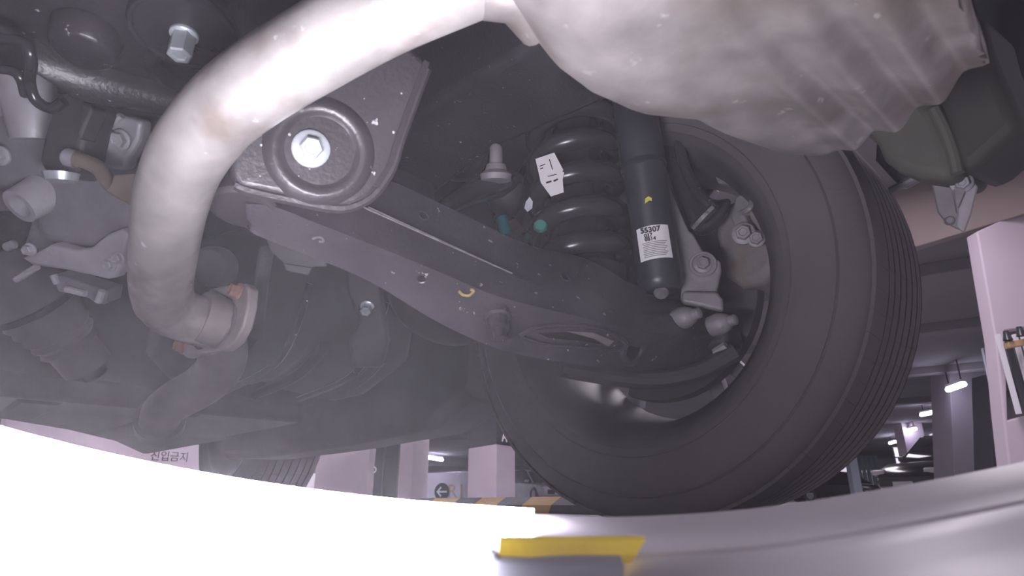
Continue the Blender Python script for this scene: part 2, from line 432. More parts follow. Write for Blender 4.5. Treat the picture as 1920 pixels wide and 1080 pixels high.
wall('wall_stub', 1720, 20, 1760, 20, 0, CEIL_Z, 0.5, WALL, 'pale pillar behind the windscreen of the black car')

sh = thing('roller_shutter', G(1640, 34), 'blue grey slatted shutter between white post and black car', 'shutter')
for k in range(5):
    a = G(1622 + k * 8.6, 34); 
    MB().box(a + Vector((0.0, 0, 1.25)), 0.2, 0.05, 2.5, (RT, Vector((FW.x, FW.y, 0)).normalized(), up)).build('slat', TEAL, sh, 0)
def window(name, px0, px1, d, z0, z1, nx, nz, label):
    t = thing(name, G((px0 + px1) / 2, d), label, None); t['kind'] = 'structure'
    a, b = G(px0, d), G(px1, d); fwd = Vector((FW.x, FW.y, 0)).normalized(); w = (b - a).length
    for i in range(nx):
        for j in range(nz):
            c = a + (b - a) * ((i + 0.5) / nx) + up * (z0 + (z1 - z0) * (j + 0.5) / nz)
            MB().box(c, w / nx * 0.9, 0.02, (z1 - z0) / nz * 0.9, (RT, fwd, up)).build('pane', DAY, t, 0)
    for i in range(nx + 1):
        MB().box(a + (b - a) * (i / nx) + up * ((z0 + z1) / 2), w / nx * 0.1, 0.06, z1 - z0, (RT, fwd, up)).build('window_frame', DARKM, t, 0)
    for j in range(nz + 1):
        MB().box((a + b) / 2 + up * (z0 + (z1 - z0) * j / nz), w, 0.06, (z1 - z0) / nz * 0.1, (RT, fwd, up)).build('window_bar', DARKM, t, 0)
window('window_1', 1541, 1600, 44, 1.3, 2.5, 3, 2, 'bright window of six panes above the far parked cars')
window('window_2', 1693, 1720, 24, 1.3, 2.1, 1, 2, 'small bright window of two panes behind the black car')

# barred opening at the right edge
br = thing('barred_gate', G(1910, 4.2), 'white barred gate with brown top rail at the far edge', 'gate')
fwd = Vector((FW.x, FW.y, 0)).normalized()
for k in range(5):
    c = P(1890 + k * 16, 700, 4.2)
    MB().box(c, 0.02, 0.03, 0.55, (RT, fwd, up)).build('bar', WHITE if k != 1 else DARKM, br, 0)
MB().box(P(1930, 640, 4.2), 0.34, 0.05, 0.045, ((RT * 0.98 + up * 0.18).normalized(), fwd, up)).build('top_rail', mat('brown_rail', (0.42, 0.26, 0.13), 0.6), br, 0, bevel=0.006)
for px in (1888, 1913):
    MB().lathe(P(px, 630 if px < 1900 else 622, 4.2), up, [(-0.03, 0.03), (0.0, 0.022), (0.035, 0.016), (0.035, 0)], 10).build('finial', DARKM, br)

# ------------------------------------------------------------------ background cars
def car(loc, heading, paint, label, L=4.5, W=1.8, HT=1.5, group=None, glassc=(0.03, 0.03, 0.04)):
    t = thing('parked_car', loc, label, 'car', group)
    fx = Vector((math.cos(heading), math.sin(heading), 0)); sx = Vector((-fx.y, fx.x, 0)); o = Vector(loc)
    def pt(x, y, z): return o + fx * x + sx * y + up * z
    st = [(-0.5, .80, .42, .62), (-0.47, .92, .30, .86), (-0.3, 1.0, .24, .94), (0.0, 1.0, .24, .92), (0.22, 1.0, .24, .88), (0.40, .97, .26, .80), (0.48, .88, .30, .66), (0.5, .78, .36, .55)]
    rings = []
    for x, w, z0, z1 in st:
        hw = W / 2 * w; X = x * L; k = HT / 1.5
        rings.append([pt(X, -hw * .9, z0 * k), pt(X, -hw, (z0 * .6 + z1 * .4) * k), pt(X, -hw * .95, (z1 * .93) * k), pt(X, -hw * .8, z1 * k),
                      pt(X, hw * .8, z1 * k), pt(X, hw * .95, z1 * .93 * k), pt(X, hw, (z0 * .6 + z1 * .4) * k), pt(X, hw * .9, z0 * k)])
    MB().loops(rings).build('body', paint, t, 50)
    GL = mat('car_glass', glassc, 0.08, 0, 0.05, 3, 0, spec=0.7)
    cab = [(-0.44, .80, .88), (-0.36, .74, 1.36), (-0.2, .72, 1.49), (0.02, .72, 1.5), (0.12, .74, 1.40), (0.27, .82, .88)]
    rings = []
    for x, w, z in cab:
        X = x * L; k = HT / 1.5
        rings.append([pt(X, -W / 2 * .93, .86 * k), pt(X, -W / 2 * w, z * k), pt(X, W / 2 * w, z * k), pt(X, W / 2 * .93, .86 * k)])
    MB().loops(rings).build('greenhouse', GL, t, 50)
    rf = []
    for x, w, z in ((-0.37, .75, 1.35), (-0.2, .735, 1.495), (0.02, .735, 1.505), (0.10, .745, 1.42)):
        X = x * L; k = HT / 1.5
        rf.append([pt(X, -W / 2 * w, z * k), pt(X, -W / 2 * w * .96, (z + .02) * k), pt(X, W / 2 * w * .96, (z + .02) * k), pt(X, W / 2 * w, z * k)])
    MB().loops(rf).build('roof', paint, t, 50)
    for s in (-1, 1):
        pl_ = [pt(0.11 * L, s * W / 2 * .76, 1.40 * HT / 1.5), pt(0.265 * L, s * W / 2 * .86, .88 * HT / 1.5)]
        MB().tube(pl_, 0.03, 6).build('windscreen_pillar', paint, t)
        for x in (-0.30, 0.31):
            c = pt(x * L, s * (W / 2 - 0.1), 0.33)
            wh = MB().lathe(c, sx * s, [(-.1, .2), (-.1, .3), (-.06, .33), (.08, .33), (.11, .3), (.11, .2), (.06, .18)], 24).build('wheel', RUBBER, t)
            MB().lathe(c, sx * s, [(.05, 0), (.09, .05), (.08, .2), (.04, .2)], 20).build('hub_cap', CASTL, wh)
        MB().box(pt(0.475 * L, s * W * .36, .62 * HT / 1.5), .16, .34, .12, (fx, sx, up)).build('headlamp', WHITE, t, 30, bevel=0.03)
        MB().box(pt(-0.485 * L, s * W * .36, .72 * HT / 1.5), .1, .3, .14, (fx, sx, up)).build('tail_lamp', mat('tail_red', (.25, .03, .04), .3), t, 30, bevel=0.03)
        MB().box(pt(0.2 * L, s * W * .54, .95 * HT / 1.5), .12, .2, .13, (fx, sx, up)).build('mirror', paint, t, 30, bevel=0.03)
    MB().box(pt(0.497 * L, 0, .45), .05, W * .7, .2, (fx, sx, up)).build('grille', DARKM, t, 0, bevel=0.02)
    MB().box(pt(0.51 * L, 0, .40), .02, .5, .11, (fx, sx, up)).build('number_plate', WHITE, t, 0)
    return t
CB = mat('black_car_paint', (0.04, 0.038, 0.044), 0.18, 0, 0.05, 3, 0); CG = mat('grey_car_paint', (0.20, 0.19, 0.22), 0.2, 0.3, 0.05, 3, 0)
CW = mat('white_car_paint', (0.78, 0.77, 0.82), 0.25, 0, 0.03, 3, 0)
hv = math.atan2(-FW.y, -FW.x)
car(G(1834, 14.2), math.atan2(-RT.y, -RT.x) + 0.32, CB, 'large black parked car in front of the grey column', 4.3, 1.85, 1.62, 'cars parked along the side bays')
car(G(1584, 31.0), hv + 0.75, CB, 'dark parked car right under the bright window', 4.4, 1.8, 1.45, 'cars parked along the side bays')
car(G(1530, 34.5), hv + 0.75, CG, 'silver grey parked car, middle of the far row', 4.4, 1.8, 1.42, 'cars parked along the side bays')
car(G(1474, 38.0), hv + 0.75, CB, 'dark parked car closest to the tyre in the far row', 4.4, 1.8, 1.40, 'cars parked along the side bays')
car(G(1003, 30.0), hv + 0.5, CW, 'white parked car between the pillar and the tyre', 4.4, 1.8, 1.50, 'cars parked along the side bays')

# ================================================================== THE CAR ABOVE THE LENS
def Z(v): return v + H            # heights are given above the lens
# ---- floor pans, rails, sills
BODY = mat('body_floor_seal', (0.090, 0.084, 0.091), 0.7, 0, 0.25, 4, 0.4, 50)
pan = thing('rear_floor_pan', (0.1, 0.3, Z(0.62)), 'dark sealed rear floor pan with pressed ribs over the suspension', 'floor pan')
MB().box((0.05, 0.25, Z(0.72)), 1.75, 2.1, 0.04).build('pan_sheet', BODY, pan, bevel=0.01)
for k in range(7):
    y = -0.5 + k * 0.24
    MB().tube([(-0.6, y, Z(0.70)), (0.72, y, Z(0.70))], 0.022, 8).build('pressed_rib', BODY, pan)
# long rail beside the spring
fr = MB()
sec = lambda p, w, h: [p + Vector((-w, 0, 0)), p + Vector((-w, 0, h)), p + Vector((w, 0, h)), p + Vector((w, 0, 0))]
rails = []
for (px, py, y) in ((1130, -40, 0.22), (1000, 90, 0.36), (900, 160, 0.50), (830, 210, 0.70), (790, 260, 0.95)):
    pass
rail = [sec(Vector((0.50, y, Z(z))), 0.075, 0.2) for y, z in ((-0.5, 0.53), (0.1, 0.51), (0.35, 0.50), (0.62, 0.53), (0.9, 0.50), (1.2, 0.36))]
tag(MB().loops(rail).build('chassis_rail', BLACK, None, bevel=0.012, seg=3), 'black chassis rail running above the coil spring', 'chassis rail')
# mid floor: tank and panels in the dark in front of the axle
tk = thing('fuel_tank', (0.35, 1.35, Z(0.12)), 'dark moulded fuel tank ahead of the suspension arm', 'fuel tank')
rings = []
for y, z0, x0, x1 in ((1.02, .36, .36, .66), (1.05, .29, .32, .72), (1.12, .245, .30, .76), (1.24, .225, .30, .78), (1.36, .225, .30, .78), (1.42, .28, .34, .74), (1.44, .36, .38, .7)):
    rings.append([Vector((x0, y, Z(.45))), Vector((x0, y, Z(z0 + .05))), Vector((x0 + .06, y, Z(z0))), Vector((lerp(x0, x1, .45), y, Z(z0 + .015))), Vector((lerp(x0, x1, .5), y, Z(z0 + .03))), Vector((lerp(x0, x1, .55), y, Z(z0 + .015))),
                  Vector((x1 - .06, y, Z(z0))), Vector((x1, y, Z(z0 + .05))), Vector((x1, y, Z(.45)))])
MB().loops(rings).build('tank_shell', DEEP, tk, 40, bevel=0.012, seg=3)
for k in range(3):
    MB().tube(catmull([(0.4 + .13 * k, 1.06, Z(.275)), (0.4 + .13 * k, 1.16, Z(.238)), (0.4 + .13 * k, 1.36, Z(.222))], 4), 0.012, 8).build('tank_rib', DEEP, tk)
for k in range(2):
    x = 0.46 + k * .16
    MB().tube(catmull([(x, 1.0, Z(.37)), (x, 1.04, Z(.29)), (x, 1.12, Z(.237)), (x, 1.34, Z(.218))], 5), 0.007, 6).build('tank_strap', BLACK, tk)
ku = MB()
for_ = [(1.22, .72), (1.34, .66), (1.5, .50), (1.62, .34), (1.74, .25), (1.86, .24)]
rings = []
for y, z in for_:
    r = []
    for k in range(25):
        x = lerp(-.84, .84, k / 24); r.append(Vector((x, y, Z(z + (.012 if k % 4 < 2 else 0)))))
    rings.append(r + [p + Vector((0, .02, .04)) for p in reversed(r)])
tag(MB().loops(rings).build('heel_panel', DEEP, None, 40), 'dark sloping ribbed heel panel joining rear and front floor', 'floor panel')
fp = thing('front_floor_pan', (0.0, 2.4, Z(0.15)), 'long dark floor underside running forward to the front wheels', 'floor pan')
MB().prism([Vector((x, y, Z(.215))) for x, y in ((-.82, 1.72), (.86, 1.72), (.86, 3.4), (.82, 3.4), (.56, 2.75), (.36, 2.42), (.16, 2.2), (-.82, 2.1))], Vector((0, 0, .06))).build('pan_sheet', DEEP, fp, 0, bevel=.012)
for x, y1 in ((-0.45, 2.05), (-.1, 2.08), (0.2, 2.15), (.5, 2.5)):
    MB().box((x, (1.74 + y1) / 2, Z(0.228)), 0.09, y1 - 1.74, 0.04).build('floor_rail', DEEP, fp, bevel=0.012)
for sx, lab in ((0.93, 'dark side sill between rear and front wheels'),):
    rings = []
    for y, z in ((0.98, .20), (1.1, .15), (1.5, .135), (2.0, .13), (2.3, .14)):
        s = 1 if sx > 0 else -1
        rings.append([Vector((sx - s * .12, y, Z(z + .02))), Vector((sx - s * .1, y, Z(z + .0))), Vector((sx, y, Z(z + .0))), Vector((sx + s * .03, y, Z(z + .03))), Vector((sx + s * .03, y, Z(.6))), Vector((sx - s * .12, y, Z(.6)))])
    tag(MB().loops(rings).build('side_sill', DEEP, None, 40, bevel=0.006), lab, 'sill')

# ---- a road wheel
def wheel(C, ax, label, detail=True, K=1.0):
    ax = Vector(ax).normalized(); C = Vector(C)
    t = thing('road_wheel', Vector((C.x, C.y, 0)), label, 'wheel', 'road wheels of the inspected car')
    ref = Vector((0, 0, 1))
    prof = [(-.092, .246), (-.106, .243), (-.116, .256), (-.121, .285), (-.121, .305), (-.117, .325), (-.111, .340), (-.104, .3505), (-.094, .3565), (.094, .3565), (.104, .3505), (.117, .325), (.121, .295), (.116, .256), (.106, .243), (.092, .246), (0, .262), (-.092, .246)]
    prof = [(a, r * K) for a, r in prof]
    ty = MB().lathe(C, ax, prof, 96, ref=ref).build('tyre', RUBBER, t, 40)
    for r, a in ((.262 * K, -.1175), (.318 * K, -.1195)):
        MB().lathe(C, ax, [(a + .002, r - .0025), (a - .001, r), (a + .002, r + .0025)], 96, ref=ref).build('sidewall_bead', RUBBER, ty, 60)
    # tread ribs cut into blocks
    tr = MB(); e1 = (ref - ax * ref.dot(ax)).normalized(); e2 = ax.cross(e1)
    ribs = [(-.1065, -.078, 80, .05), (-.074, -.054, 80, .05), (-.049, -.028, 80, .05), (-.022, .0, 80, .05), (.006, .028, 80, .05), (.034, .055, 80, .05), (.060, .080, 80, .05), (.084, .1065, 80, .05)]
    if not detail: ribs = [(r[0], r[1], 36, r[3]) for r in ribs]
    for a0, a1, n, gap in ribs:
        for k in range(n):
            q0 = 2 * math.pi * k / n; q1 = 2 * math.pi * (k + 1 - gap * .32) / n
            sk = .018 if abs(a0) > .06 else .01
            vs = []
            for rr_ in (.352, .3625):
                for a, q in ((a0, q0), (a1, q0 + sk), (a1, q1 + sk), (a0, q1)):
                    r2 = (rr_ - (.006 if (abs(a) > .1 and rr_ > .36) else 0)) * K
                    vs.append(C + ax * a + (e1 * math.cos(q) + e2 * math.sin(q)) * r2)
            tr.add(vs, [(4, 5, 6, 7), (0, 1, 5, 4), (1, 2, 6, 5), (2, 3, 7, 6), (3, 0, 4, 7)])
    o = tr.build('tread', RUBBER, ty, 0); o['kind'] = 'stuff'
    barrel = [(-.098, .247), (-.110, .254), (-.1125, .2535), (-.1115, .244), (-.104, .234), (-.088, .229), (-.07, .216), (.0, .208), (.055, .206), (.08, .212), (.1, .236), (.108, .246), (.1, .248), (.07, .225), (0, .22), (-.07, .226), (-.098, .247)]
    barrel = [(a, r * K) for a, r in barrel]
    rm = MB().lathe(C, ax, barrel, 72, ref=ref).build('rim', RIMM, t, 40)
    for k in range(5):
        q = 2 * math.pi * k / 5 + 0.2
        for s in (-.12, .12):
            d0 = e1 * math.cos(q + s * .6) + e2 * math.sin(q + s * .6); d1 = e1 * math.cos(q + s * 1.3) + e2 * math.sin(q + s * 1.3)
            rings = []
            for dd_, r, w, a in ((d0, .045, .016, .055), (d0, .10, .014, .05), (d1, .17, .012, .062), (d1, .214 * K, .017, .078)):
                tn = ax.cross(dd_).normalized(); c = C + dd_ * r + ax * a
                rings.append([c - tn * w - ax * .006, c - tn * w * .8 + ax * .022, c + tn * w * .8 + ax * .022, c + tn * w - ax * .006])
            MB().loops(rings).build('spoke', CAST, rm, 40, bevel=.003)
    MB().lathe(C, ax, [(.03, 0), (.03, .07), (.05, .075), (.075, .06), (.08, .03), (.08, 0)], 32).build('hub', CAST, t, 40)
    return t
WC = Vector((0.8385, 0.5173, Z(0.317))); WAX = Vector((1, 0.025, 0.079)).normalized()
wheel(WC, WAX, 'large black rear tyre and rim filling the picture beside the suspension', True, .954)
wheel((0.99, 2.45, 0.3625), (1, 0, 0), 'small dark front tyre seen far ahead under the floor', False)

# ---- wheel arch liner
MB_ = MB()
tag(MB().lathe(WC, Vector((1, 0, 0)), [(-.14, .41), (.14, .41), (.14, .425), (-.14, .425), (-.14, .41)], 40, math.radians(-85), math.radians(30), Vector((0, 0, 1))).build('wheel_arch_liner', BODY, None, 40),
    'dark curved wheel arch liner over the rear tyre', 'arch liner')

# ---- brake disc, shield, caliper, knuckle
bd = thing('brake_disc', WC, 'dull brake disc inside the rear rim', 'brake disc')
MB().lathe(WC, WAX, [(.0, .05), (.0, .158), (.022, .158), (.022, .05)], 48).build('rotor', OLDSTEEL, bd)
MB().lathe(WC, WAX, [(-.035, .0), (-.035, .06), (.0, .07), (.002, .05)], 32).build('bell', OLDSTEEL, bd)
tag(MB().lathe(WC, WAX, [(-.03, .05), (-.024, .12), (-.02, .168), (-.006, .172), (-.008, .166), (-.016, .12), (-.02, .05), (-.03, .05)], 40, math.radians(-60), math.radians(205), Vector((0, 0, 1))).build('brake_dust_shield', PLASTIC, None),
    'dark brake dust shield plate behind the knuckle', 'dust shield')

ca = thing('brake_caliper', onX(1400, 420, 0.792), 'dusty grey brown brake caliper inside the rim edge', 'brake caliper')
nX = Vector((1, -0.25, 0)).normalized()
def cal(pix, x, th, m, name, bev=0.008, par=ca):
    return plate(pix, onX(1390, 430, x), nX, th, m, name, par, bevel=bev, seg=4, smooth=60)
cal([(1340, 395), (1372, 372), (1415, 385), (1452, 402), (1465, 440), (1452, 500), (1425, 530), (1385, 540), (1355, 520), (1345, 480), (1338, 440)], 0.797, .07, CALI, 'caliper_body', .014)
cal([(1395, 385), (1410, 378), (1440, 395), (1446, 425), (1425, 440), (1405, 415)], 0.778, .03, CALI, 'piston_housing', .008)
cal([(1378, 365), (1400, 360), (1412, 370), (1402, 392), (1390, 400), (1408, 430), (1404, 452), (1384, 450), (1368, 410)], 0.766, .02, KNUCK, 'caliper_bracket', .005)
cal([(1318, 285), (1338, 280), (1350, 290), (1352, 318), (1372, 335), (1368, 345), (1345, 345), (1334, 320), (1320, 305)], 0.773, .025, KNUCK, 'slide_pin_lug', .006)
cal([(1380, 320), (1400, 335), (1440, 350), (1445, 372), (1410, 375), (1380, 360), (1365, 340)], 0.792, .03, CALI, 'guide_arm', .008)
cal([(1290, 265), (1330, 250), (1380, 250), (1405, 265), (1380, 268), (1330, 266), (1300, 280)], 0.811, .02, CALI, 'brake_pad_edge', .005)
nb_ = Vector((-0.9, -0.35, -0.15)).normalized()
hexbolt(ca, onX(1394, 438, 0.759), nb_, .0105, 'bolt', KNUCK, 1.5)
hexbolt(ca, onX(1418, 448, 0.766), nb_, .009, 'bolt', KNUCK, 1.3)
hexbolt(ca, onX(1328, 293, 0.769), nb_, .010, 'bolt', KNUCK, 1.2)
hexbolt(ca, onX(1368, 312, 0.783), nb_, .008, 'bolt', KNUCK, 1.3)
MB().tube(catmull([onX(1402, 362, 0.764), onX(1410, 376, 0.759), onX(1404, 392, 0.754), onX(1388, 400, 0.764)], 6), .004, 8).build('bleed_pipe', KNUCK, ca)

kn = thing('knuckle_bracket', onX(1310, 560, 0.707), 'light grey aluminium knuckle bracket beside the shock absorber', 'bracket')
nK = Vector((0.86, 0.5, 0.0)).normalized()
kp = onX(1300, 500, 0.721)
plate([(1246, 340), (1256, 350), (1278, 402), (1292, 432), (1300, 438), (1318, 470), (1352, 490), (1353, 508), (1345, 545), (1355, 562), (1357, 580), (1320, 574), (1276, 562), (1277, 540), (1268, 470), (1256, 400)], kp, nK, .014, KNUCK, 'bracket_plate', kn, .004, seg=3)
plate([(1278, 566), (1357, 582), (1356, 560), (1344, 546), (1279, 545)], kp - nK * .012, nK, .014, KNUCK, 'bracket_foot', kn, .004, seg=3)
b_ = hexbolt(kn, onplane(1318, 496, kp, nK), -nK, .0088, 'bolt', KNUCK, 1.4)
MB().lathe(onplane(1318, 496, kp, nK), -nK, [(.0, .019), (.003, .0175), (.003, .0145), (.001, .014)], 28).build('bolt_seat', KNUCK, kn)
# dark trailing link and hose guard in front of the caliper
tl = thing('trailing_link', onX(1320, 400, 0.736), 'black curved trailing link between shock absorber and caliper', 'link')
plate([(1236, 165), (1268, 165), (1274, 255), (1288, 318), (1310, 354), (1342, 372), (1374, 366), (1366, 392), (1352, 412), (1330, 428), (1304, 432), (1288, 402), (1264, 350), (1244, 300)], onX(1300, 380, 0.740), nK, .03, BLACK, 'link_arm', tl, .009, seg=3)
MB().tube(catmull([onX(1266, 190, 0.726), onX(1274, 270, 0.726), onX(1288, 325, 0.726), onX(1312, 366, 0.726), onX(1340, 392, 0.731)], 6), .008, 10).build('link_lip', BLACK, tl)
MB().tube(catmull([onX(1338, 388, 0.728), onX(1318, 408, 0.726), onX(1300, 428, 0.728)], 6), .007, 8).build('rib', BLACK, tl)

# ---- lower control arm: stations of a pressed channel
arm = thing('lower_control_arm', onY(900, 560, .47), 'long pressed black control arm slanting from bracket to wheel', 'control arm')
ST = [  # T, R1, R2, B picture places and distance ahead
    ((492, 352), (478, 366), (472, 380), (482, 408), .5040),
    ((482, 346), (470, 360), (462, 382), (474, 424), 0.5000),
    ((540, 320), (520, 362), (515, 388), (522, 446), 0.4971),
    ((640, 318), (600, 376), (592, 418), (584, 470), 0.4923),
    ((738, 342), (676, 388), (690, 456), (700, 520), 0.4836),
    ((860, 398), (810, 450), (812, 505), (830, 598), 0.4691),
    ((1000, 464), (945, 508), (935, 556), (945, 648), 0.4517),
    ((1108, 490), (1070, 556), (1062, 588), (1060, 672), 0.4346),
    ((1185, 532), (1160, 588), (1165, 612), (1190, 690), 0.4196),
    ((1268, 562), (1255, 594), (1262, 628), (1296, 684), 0.4047),
    ((1352, 582), (1345, 600), (1352, 622), (1340, 658), 0.3909),
    ((1384, 596), (1386, 606), (1384, 618), (1372, 636), 0.3847)]
rings = []
for T, R1, R2, B, y in ST:
    t_, r1, r2, b_ = onY(*T, y + .022), onY(*R1, y + .006), onY(*R2, y - .004), onY(*B, y + .022)
    m1 = (t_ + r1) / 2 + Vector((0, .004, .0)); m2 = (r2 + b_) / 2 + Vector((0, .006, .0)); m0 = (r1 + r2) / 2 + Vector((0, .001, 0))
    lipb = b_ + Vector((0, .004, -.004)); lipb2 = b_ + Vector((0, .012, .002))
    rings.append([t_, m1, lerp(m1, r1, .8), r1, lerp(r1, m0, .2), m0, lerp(r2, m0, .2), r2, lerp(m2, r2, .8), m2, b_, lipb, lipb2, b_ + Vector((0, .05, .03)), t_ + Vector((0, .03, .0)), t_ + Vector((0, .012, .008))])
# refine along the length
fine = []
for i in range(len(rings[0])):
    fine.append(catmull([r[i] for r in rings], 5))
rings = [[fine[i][k] for i in range(len(fine))] for k in range(len(fine[0]))]
MB().loops(rings).build('arm_channel', ARM, arm, 38)
def armpt(px, py, off=0.0):
    """the point of the arm's near skin behind a picture place (ray against the skin)"""
    o, dr_ = CAM, ray(px, py); best = None
    for i in range(len(rings) - 1):
        for j in range(11):
            a_, b1_, c_, d_ = rings[i][j], rings[i][j + 1], rings[i + 1][j + 1], rings[i + 1][j]
            for tri in ((a_, b1_, c_), (a_, c_, d_)):
                e1_, e2_ = tri[1] - tri[0], tri[2] - tri[0]; h_ = dr_.cross(e2_); det = e1_.dot(h_)
                if abs(det) < 1e-12: continue
                s_ = o - tri[0]; u_ = s_.dot(h_) / det
                if u_ < 0 or u_ > 1: continue
                q_ = s_.cross(e1_); v_ = dr_.dot(q_) / det
                if v_ < 0 or u_ + v_ > 1: continue
                tt = e2_.dot(q_) / det
                if tt > 0 and (best is None or tt < best[0]):
                    n_ = e1_.cross(e2_).normalized()
                    if n_.dot(dr_) > 0: n_ = -n_
                    best = (tt, n_)
    if best is None: return onY(px, py, .46), Vector((0, -1, -.3)).normalized()
    return o + dr_ * best[0] + best[1] * off, best[1]
HOLE_SHADE = mat('hole_shade', (0.012, 0.012, 0.012), 0.9, 0, 0.1, 5, 0)  # shade inside holes and slot, painted as dark pieces on the arm's skin
for (px, py, r) in ((793, 405, .0045), (1058, 520, .0048), (790, 522, .004)):
    c, n = armpt(px, py, .0006)
    MB().lathe(c, n, [(0, r), (.0008, r * 1.35), (0, r * 1.5)], 20).build('hole_edge', ARM, arm)
    MB().lathe(c, n, [(-.0003, 0), (.0002, r), (-.001, r)], 20).build('drain_hole', HOLE_SHADE, arm)
# long slot with a raised lip
slot = [(972, 630), (1000, 614), (1060, 608), (1125, 616), (1165, 634), (1170, 650), (1140, 655), (1080, 650), (1020, 645)]
sp = [armpt(x, y, .002)[0] for x, y in slot]; sp2 = catmull(sp + [sp[0]], 4)
MB().tube(sp2, .0028, 8, False).build('slot_lip', ARM, arm)
mid = [(1010, 624), (1060, 622), (1110, 632), (1128, 644), (1080, 638), (1030, 633)]
mp = [armpt(x, y, .0012)[0] for x, y in mid]
MB().prism(mp, Vector((0, .001, 0))).build('slot', HOLE_SHADE, arm, 0)
mid = [(1060, 619), (1110, 622), (1150, 638), (1140, 648), (1115, 634)]
MB().prism([armpt(x, y, .0018)[0] for x, y in mid], Vector((0, .001, 0))).build('slot_floor', mat('pale_slot_metal', (.20, .18, .19), .5), arm, 0)
c, n = armpt(1186, 657, .001)
a_, b1_, _ = frame(n)
MB().lathe(c, n, [(0, .022), (.003, .018), (.003, .013), (-.001, .011)], 28).build('pressed_boss', ARM, arm)
MB().lathe(c, n, [(.0, 0), (.0006, .0105), (0, .011)], 24).build('boss_hole', HOLE_SHADE, arm)
# bolt hanging under the arm, rust bloom, weld seam
c, n = armpt(930, 592, 0)
bn = (n + Vector((0, -.1, -.9))).normalized()
bo = MB().lathe(c, bn, [(-.004, .015), (.004, .015), (.006, .012), (.02, .011), (.021, .007), (.032, .0065), (.033, 0)], 20).build('hanging_bolt', ARM, arm)
sp = [armpt(x, y, .0008)[0] for x, y in ((860, 545), (868, 552), (880, 553), (888, 545), (882, 542))]
MB().tube(catmull(sp, 4), .0016, 6).build('rust_mark', mat('rust_flakes', (.40, .28, .12), .8, 0, .3, 90, .4, 200), arm)
for k, (x0, y0, x1, y1) in enumerate(((672, 388, 960, 516), (690, 386, 930, 497))):
    sp = [armpt(lerp(x0, x1, s / 12), lerp(y0, y1, s / 12) + (3 if k else -3), .0003)[0] for s in range(13)]
    MB().tube(sp, .0011, 6).build('weld_seam', mat('scuffed_edge', (0.208, 0.192, 0.208), .35, .2, .4, 60, .4, 300), arm)
sp = [armpt(x, y, .0006)[0] for x, y in ((586, 447), (596, 444), (604, 446), (606, 452), (598, 452))]
MB().tube(catmull(sp, 3), .0011, 6).build('scuff', MATS['scuffed_edge'], arm)
# end bolts of the arm at the wheel
for px, py in ((1294, 592), (1361, 604)):
    n = (-FW * .62 + RT * .62 + UP * .28).normalized(); c = P(px, py, .80)
    MB().lathe(c - n * .008, n, [(-.014, .0), (-.014, .0135), (-.004, .015), (.004, .014), (.012, .0100), (.014, .0075), (.022, .007), (.024, .004), (.0245, 0)], 24).build('end_bolt', KNUCK, arm, 30)
MB().tube([onX(1340, 662, 0.717), onX(1362, 648, 0.717)], .006, 8).build('bolt_shank', KNUCK, arm)
MB().box(P(1342, 628, .875), .05, .06, .05).build('bushing_block', BUSH, arm, bevel=.01)

# small parts hanging under the arm, in the wheel
tr_ = thing('toe_link', onX(1200, 700, 0.660), 'thin dark toe link rod under the control arm', 'link')
MB().tube(catmull([onX(1050, 690, 0.566), onX(1200, 712, 0.660), onX(1300, 700, 0.703), onX(1380, 660, 0.726)], 6), .012, 10).build('rod', BUSH, tr_)
MB().lathe(onX(1110, 688, 0.622), Vector((-.5, -.6, -.6)), [(-.01, 0), (-.01, .018), (.004, .018), (.008, .012), (.008, 0)], 20).build('ball_joint', KNUCK, tr_)
MB().tube([onX(1085, 680, 0.604), onX(1100, 706, 0.613)], .006, 8).build('stud', KNUCK, tr_)

# ---- subframe bracket with the big zinc bolt
P0, P1, P2 = onY(590, 280, .425), onY(640, 390, .432), onY(800, 100, .36)
bn = (P1 - P0).cross(P2 - P0).normalized()
if bn.dot(FW) < 0: bn = -bn
sb = thing('subframe_bracket', P0, 'black pressed subframe bracket with large zinc bolt over the arm', 'bracket')
outl = [(428, 296), (432, 330), (444, 352), (470, 356), (520, 366), (570, 378), (620, 390), (660, 388), (695, 372), (718, 345), (738, 310), (752, 262), (775, 200), (800, 146), (806, 118), (760, 80), (690, 60), (560, 110), (470, 200)]
plate(outl, P0, bn, .022, BLACK, 'bracket_plate', sb, .006, seg=4)
bc = onplane(600, 283, P0, bn)
MB().lathe(bc, -bn, [(-.002, .046), (.0015, .043), (.005, .037), (.0055, .034), (.003, .030), (-.0005, .027), (-.001, .020), (-.001, 0)], 48).build('pressed_ring', BLACK, sb, 60)
c2 = onplane(583, 279, P0, bn)
zb = hexbolt(sb, c2 - bn * .001, -bn, .0094, 'zinc_bolt', ZINC, 1.62, .8)
zb['label'] = 'large bright zinc hex bolt with round flange'
# side wall of the bracket and the folded lip on its outboard edge
lip = catmull([onplane(x, y, P0, bn) + bn * .004 for x, y in ((802, 128), (775, 200), (752, 262), (738, 310), (718, 345), (690, 374), (640, 391), (560, 378), (470, 358), (440, 346))], 4)
MB().tube(lip, .0045, 8).build('folded_lip', BLACK, sb)
side = [onplane(x, y, P0, bn) for x, y in ((806, 118), (775, 200), (738, 310), (712, 352))]
MB().loops([side + [p + bn * .16 for p in reversed(side)], [p + Vector((-.006, 0, 0)) for p in side + [q_ + bn * .16 for q_ in reversed(side)]]]).build('side_wall', BLACK, sb, 40)
